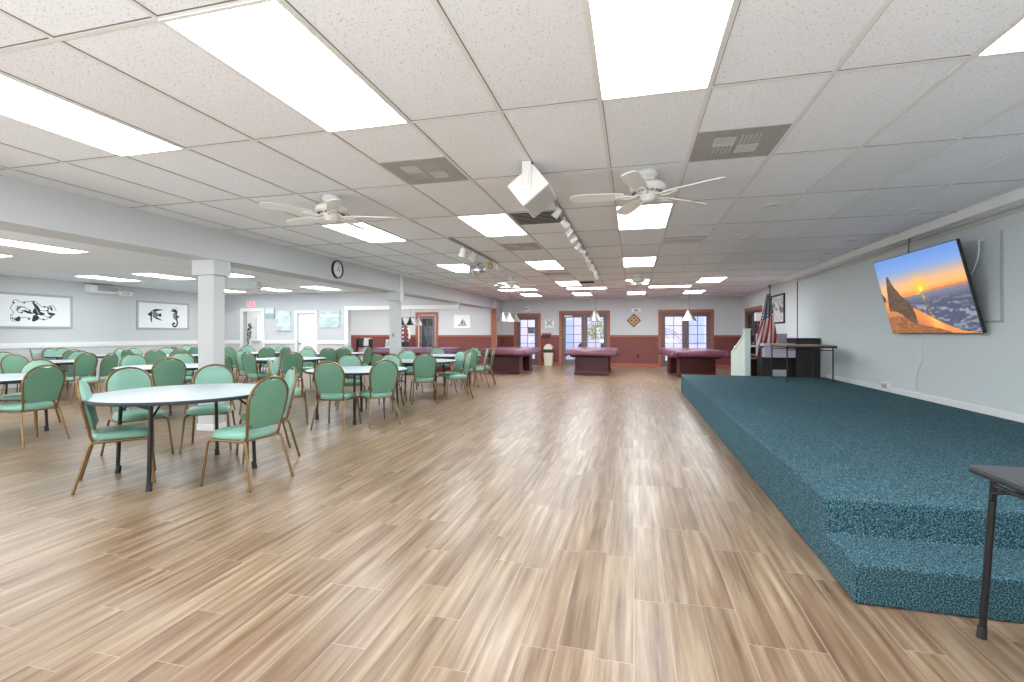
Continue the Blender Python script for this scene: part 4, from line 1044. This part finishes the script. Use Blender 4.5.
# flag
t = thing('flag_stand', 'furled striped flag with stars on a floor pole behind the stage', 'flag', (3.02, 12.05, 0))
MB().lathe([(.001, 0), (.16, 0), (.16, .02), (.1, .05), (.03, .07), (.025, .1)], 24).build('base', M['gold'], t, smooth=True)
MB().tube([(0, 0, .05), (0, 0, 2.3)], .013, 10).build('pole', M['orgwood'], t, smooth=True)
MB().lathe([(.001, 2.3), (.022, 2.31), (.012, 2.33), (.03, 2.36), (.034, 2.38), (.012, 2.41), (.001, 2.43)], 14).build('finial', M['gold'], t, smooth=True)
def flagpos(u, v):
    z = 2.2-1.42*v-.16*v*(1-abs(u-.5)*2)*.5+.12*v*u
    wd = .08+.36*min(1, v*1.25)
    return (-.03-wd*.62+u*wd, -.05-.05*math.sin(u*13)*(.3+v), z)
def flagcol(u, v):
    if v < .44-.10*u:
        a, b = (u*5) % 1-.5, (v*22+(int(u*5) % 2)*.5) % 1-.5
        return (236, 238, 240) if abs(a)+abs(b) < .34 else (42, 50, 78)
    return (176, 44, 54) if int((u*1.25+v*.55)*6.6) % 2 == 0 else (238, 230, 224)
fl = paint('flag_cloth', t, 60, 90, flagpos, flagcol, M['cloth'])
so = fl.modifiers.new('thickness', 'SOLIDIFY'); so.thickness = .004
# organ, bench, cabinet behind the stage
t = thing('organ', 'black upright organ with lilac-white keyboards behind the stage table', 'organ', (3.28, 11.85, 0))
MB().bb(.12, .56, -.36, .34, 0, 1.16).build('end_panel', M['organ'], t, bevel=.01)
MB().bb(-.5, .12, -.1, .34, .0, 1.02).build('case', M['organ'], t, bevel=.01)
MB().bb(.1, .58, -.38, .36, 1.16, 1.2).build('lid', M['black'], t, bevel=.008)
MB().bb(-.52, .1, -.36, -.02, 1.02, 1.08).build('music_top', M['lilac'], t, bevel=.01)
MB().bb(-.5, .1, -.37, -.1, .78, .98).build('keyboard', M['lilac'], t, bevel=.004)
MB().bb(-.46, .08, -.3, -.1, .98, 1.01).build('upper_keyboard', M['lilac'], t, bevel=.004)
MB().bb(-.52, .12, .30, .345, 1.02, 1.30).build('music_desk', M['lilac'], t, bevel=.006)
MB().bb(-.28, .0, -.12, -.1, .05, .5).build('kick_panel', M['lilac'], t)
t = thing('paper_shelf', 'brown wooden stand with white shelves left of the organ', 'shelf', (2.86, 12.55, 0))
MB().bb(-.22, -.19, -.2, .2, 0, 1.0).bb(.19, .22, -.2, .2, 0, 1.0).build('side_panel', M['orgwood'], t, bevel=.004)
for z in (.98, .78, .7): MB().bb(-.26, .26, -.24, .22, z, z+.035).build('shelf_board', M['lilac'], t, bevel=.004)
MB().bb(-.19, .19, .16, .19, 0, .98).build('back_panel', M['orgwood'], t)
t = thing('white_desk', 'low white desk with dark knee space behind the railing post', 'desk', (2.95, 13.6, 0))
MB().bb(-.34, .3, -.3, .3, .92, .97).build('desk_top', M['lilac'], t, bevel=.006)
MB().bb(-.33, -.05, -.28, .28, .58, .92).build('drawer_box', M['white'], t, bevel=.006)
for sx in (-.31, .27): MB().bb(sx-.025, sx+.025, -.28, .28, 0, .92).build('leg', M['orgwood'], t, bevel=.004)
MB().bb(-.29, .25, .1, .26, .12, .56).build('back_panel', M['black'], t)
MB().bb(-.29, .25, -.26, .1, .16, .2).build('foot_shelf', M['lilac'], t)
# trash bin
t = thing('trash_bin', 'beige dome-top trash bin with dark liner by the far wall', 'trash bin', (-3.28, 19.02, 0))
MB().rings([[(sx*a, sy*b, z) for sx, sy in ((-1, -1), (1, -1), (1, 1), (-1, 1))] for a, b, z in ((.15, .13, 0), (.185, .16, .55))]).build('bin_body', M['beige'], t, bevel=.03)
MB().rings([[(sx*.195, sy*.17, z) for sx, sy in ((-1, -1), (1, -1), (1, 1), (-1, 1))] for z in (.53, .68)]).build('liner', M['bag'], t, bevel=.03)
d = MB(); d.prism([(.185*math.cos(a), .66+.22*math.sin(a)) for a in [PI*k/14 for k in range(15)]], lambda p: (p[0], -.16, p[1]), lambda p: (p[0], .16, p[1])); d.build('dome_lid', M['beige'], t, bevel=.01)
# alcove: magazine rack, picture frame, box, clothes
t = thing('magazine_rack', 'dark rack of magazines standing at the wide opening', 'magazine rack', (-9.15, 15.1, 0))
MB().bb(-.24, .24, .1, .12, 0, 1.16).build('back_panel', M['pewter'], t)
for sx in (-.25, .235): MB().bb(sx, sx+.015, -.12, .12, 0, 1.1).build('side_frame', M['black'], t)
for j, z in enumerate((.3, .58, .86)):
    MB().bb(-.23, .23, -.12, .1, z-.02, z).build('shelf', M['black'], t)
mags = [('magwhite', -.12, 'white'), ('magpink', .1, 'pink'), ('magpink', -.12, 'pink'), ('magwhite', .1, 'white'), ('magblack', -.12, 'black'), ('magwhite', .1, 'white')]
for k, (m, dx, nm) in enumerate(mags):
    z = (.3, .58, .86)[k//2]; row = ('bottom', 'middle', 'top')[k//2]
    o = MB().box((0, 0, .14), (.225, .02, .27), Matrix.Rotation(math.radians(-12), 3, 'X')).build('magazine', M[m], None, bevel=.002)
    o.location = (-9.15+dx*1.04, 15.1-.02, z+.004); tag(o, '%s magazine standing in the %s tier of the rack, %s side' % (nm, row, 'left' if dx < 0 else 'right'), 'magazine', 'magazines in the rack')
t = thing('leaning_photo', 'small white-framed teal photo standing on the alcove pool table', 'picture', (-8.35, 15.35, .802))
Rx = Matrix.Rotation(math.radians(-10), 3, 'X')
MB().box((0, 0, .145), (.22, .02, .28), Rx).build('picture_frame', M['white'], t, bevel=.003); MB().box(Rx @ Vector((0, -.012, 0))+Vector((0, 0, .145)), (.15, .004, .2), Rx).build('print', M['teal'], t)
t = thing('paper_box', 'small white open box on the alcove pool table', 'box', (-8.02, 15.35, .802))
MB().bb(-.11, .11, -.08, .08, 0, .01).bb(-.11, .11, -.08, -.07, .01, .16).bb(-.11, .11, .07, .08, .01, .16).bb(-.11, -.1, -.07, .07, .01, .16).bb(.1, .11, -.07, .07, .01, .16).build('box_body', M['white'], t); MB().bb(-.08, .08, -.05, .05, .01, .19).build('papers', M['paper'], t)
t = thing('clothes_stand', 'stand hung with a red patterned top and dark trousers beside the dark door', 'clothes stand', (-8.72, 17.3, 0))
MB().tube([(0, 0, .02), (0, 0, 1.6)], .015, 8).build('pole', M['black'], t, smooth=True); MB().lathe([(.001, 0), (.2, 0), (.2, .02), (.03, .04)], 20).build('base', M['black'], t, smooth=True)
def plaidcol(u, v):
    a, b = int(u*14) % 3, int(v*12) % 3
    return (130, 52, 56) if (a+b) % 3 == 0 else ((206, 196, 196) if a == 1 and b != 1 else (70, 62, 66))
def coat(u, v):
    a = 2*PI*u; w = .2*math.sqrt(max(.02, 1-((v-.5)/.5)**2)) if v > .5 else .2-.02*(.5-v)
    return (math.cos(a)*w, math.sin(a)*w*.6, .98+.66*v)
paint('patterned_top', t, 42, 30, coat, plaidcol, M['cloth'])
for sx in (-.08, .08): MB().tube([(sx, 0, 1.0), (sx*1.05, 0, .6), (sx*1.1, 0, .25)], [.09, .08, .07], 12).build('trouser_leg', M['denim'], t, smooth=True)
MB().tube([(.18, 0, 1.5), (.23, -.02, 1.3), (.24, -.06, 1.08)], [.05, .045, .035], 10).build('sleeve', M['beige'], t, smooth=True)
t = thing('switch_plate', 'small dark switch plate on the slim far column', 'switch', (-5.48, 10.30, 1.26))
MB().bb(-.035, .035, -.008, 0, -.05, .05).build('plate', M['vent'], t, bevel=.002); MB().bb(-.008, .008, -.014, -.008, -.015, .015).build('toggle', M['ventdark'], t)
tag(MB().bb(XB1, XB1+.04, 10.36, 10.46, 2.05, CZ).build('conduit', M['white'], bevel=.004), 'white vertical conduit down the beam above the slim column', 'conduit')

# ---------------------------------------------------------------- outside the far doors
struct('ground', MB().bb(-16, 14, YF+.17, 40, -.2, -.02), M['patio'])
struct('wall_neighbour', MB().bb(-9, 9, 25.5, 25.8, -.02, 4.2), M['ext'])
for x, z0, z1 in ((-3.6, .0, 2.0), (2.9, .8, 2.1), (.2, 0, 2.1)):
    struct('trim_18', MB().bb(x-.5, x+.5, 25.44, 25.5, z0, z1), M['extblue'])
def palm(loc, label, mat, n, L, h):
    t = thing('palm_plant', label, 'plant', loc)
    MB().tube([(0, 0, 0), (.03, 0, h*.5), (0, 0, h)], [.06, .05, .04], 8).build('trunk', M['orgwood'], t, smooth=True)
    k = MB()
    for q in range(n):
        a = 2*PI*q/n+.3*random.random(); d = Vector((math.cos(a), math.sin(a), 0)); el = random.uniform(.2, 1.1); prev = None
        sp = [Vector((0, 0, h))+d*L*s*math.cos(el*(1-s*.6))+Vector((0, 0, L*(math.sin(el)*s-.7*s*s))) for s in [i/8 for i in range(9)]]
        k.tube(sp, .008, 4)
        nrm = Vector((-d.y, d.x, 0))
        for i in range(1, 9):
            for sg in (-1, 1):
                b = sp[i]; e = b+nrm*sg*.2*(1-.06*i)+d*.1+Vector((0, 0, -.07)); wv = d*.014
                k.rings([[b-wv, b+wv, b+wv+Vector((0, 0, .003)), b-wv+Vector((0, 0, .003))], [e-wv*.2, e+wv*.2, e+wv*.2+Vector((0, 0, .002)), e-wv*.2+Vector((0, 0, .002))]])
    k.build('fronds', mat, t)
palm((.95, 21.8, -.02), 'palm seen through the left leaf of the right french doors', M['leaf'], 9, 1.0, 1.4)
t = thing('shrub', 'yellow-green shrub seen through the left french doors', 'plant', (-1.5, 23.6, -.02))
k = MB()
for q in range(260):
    a, b = random.uniform(0, 2*PI), math.acos(random.uniform(-.3, 1)); r = .75*random.uniform(.6, 1)
    p = Vector((r*math.sin(b)*math.cos(a), r*math.sin(b)*math.sin(a), 1.2+r*math.cos(b)*1.1)); k.box(p, (.13, .05, .008), Euler((random.random()*3, random.random()*3, random.random()*3)).to_matrix())
k.build('leaves', M['leafy'], t); MB().tube([(0, 0, 0), (.02, .02, .6), (0, 0, 1.2)], [.05, .04, .03], 8).build('stem', M['orgwood'], t, smooth=True)
def patio_chair(loc, rz, label):
    t = thing('patio_chair', label, 'chair', loc, rz, 'patio chairs outside')
    MB().bb(-.27, .27, -.26, .26, .38, .45).build('seat', M['extdark'], t, bevel=.02)
    k = MB(); pl = [(.27*math.cos(a), .45+.48*math.sin(a)) for a in [PI*q/16 for q in range(17)]]
    k.prism(pl, lambda p: (p[0], .24, p[1]), lambda p: (p[0], .29, p[1])); k.build('backrest', M['extdark'], t, bevel=.01)
    for sx in (-.23, .23):
        for sy in (-.22, .22): MB().tube([(sx, sy, .38), (sx*1.05, sy*1.05, 0)], .018, 8).build('leg', M['extdark'], t, smooth=True)
patio_chair((-2.05, 21.2, -.02), .5, 'dark patio chair outside the left french doors, behind the door knob')
patio_chair((-1.3, 21.6, -.02), -.4, 'dark patio chair outside the left french doors, right pane')
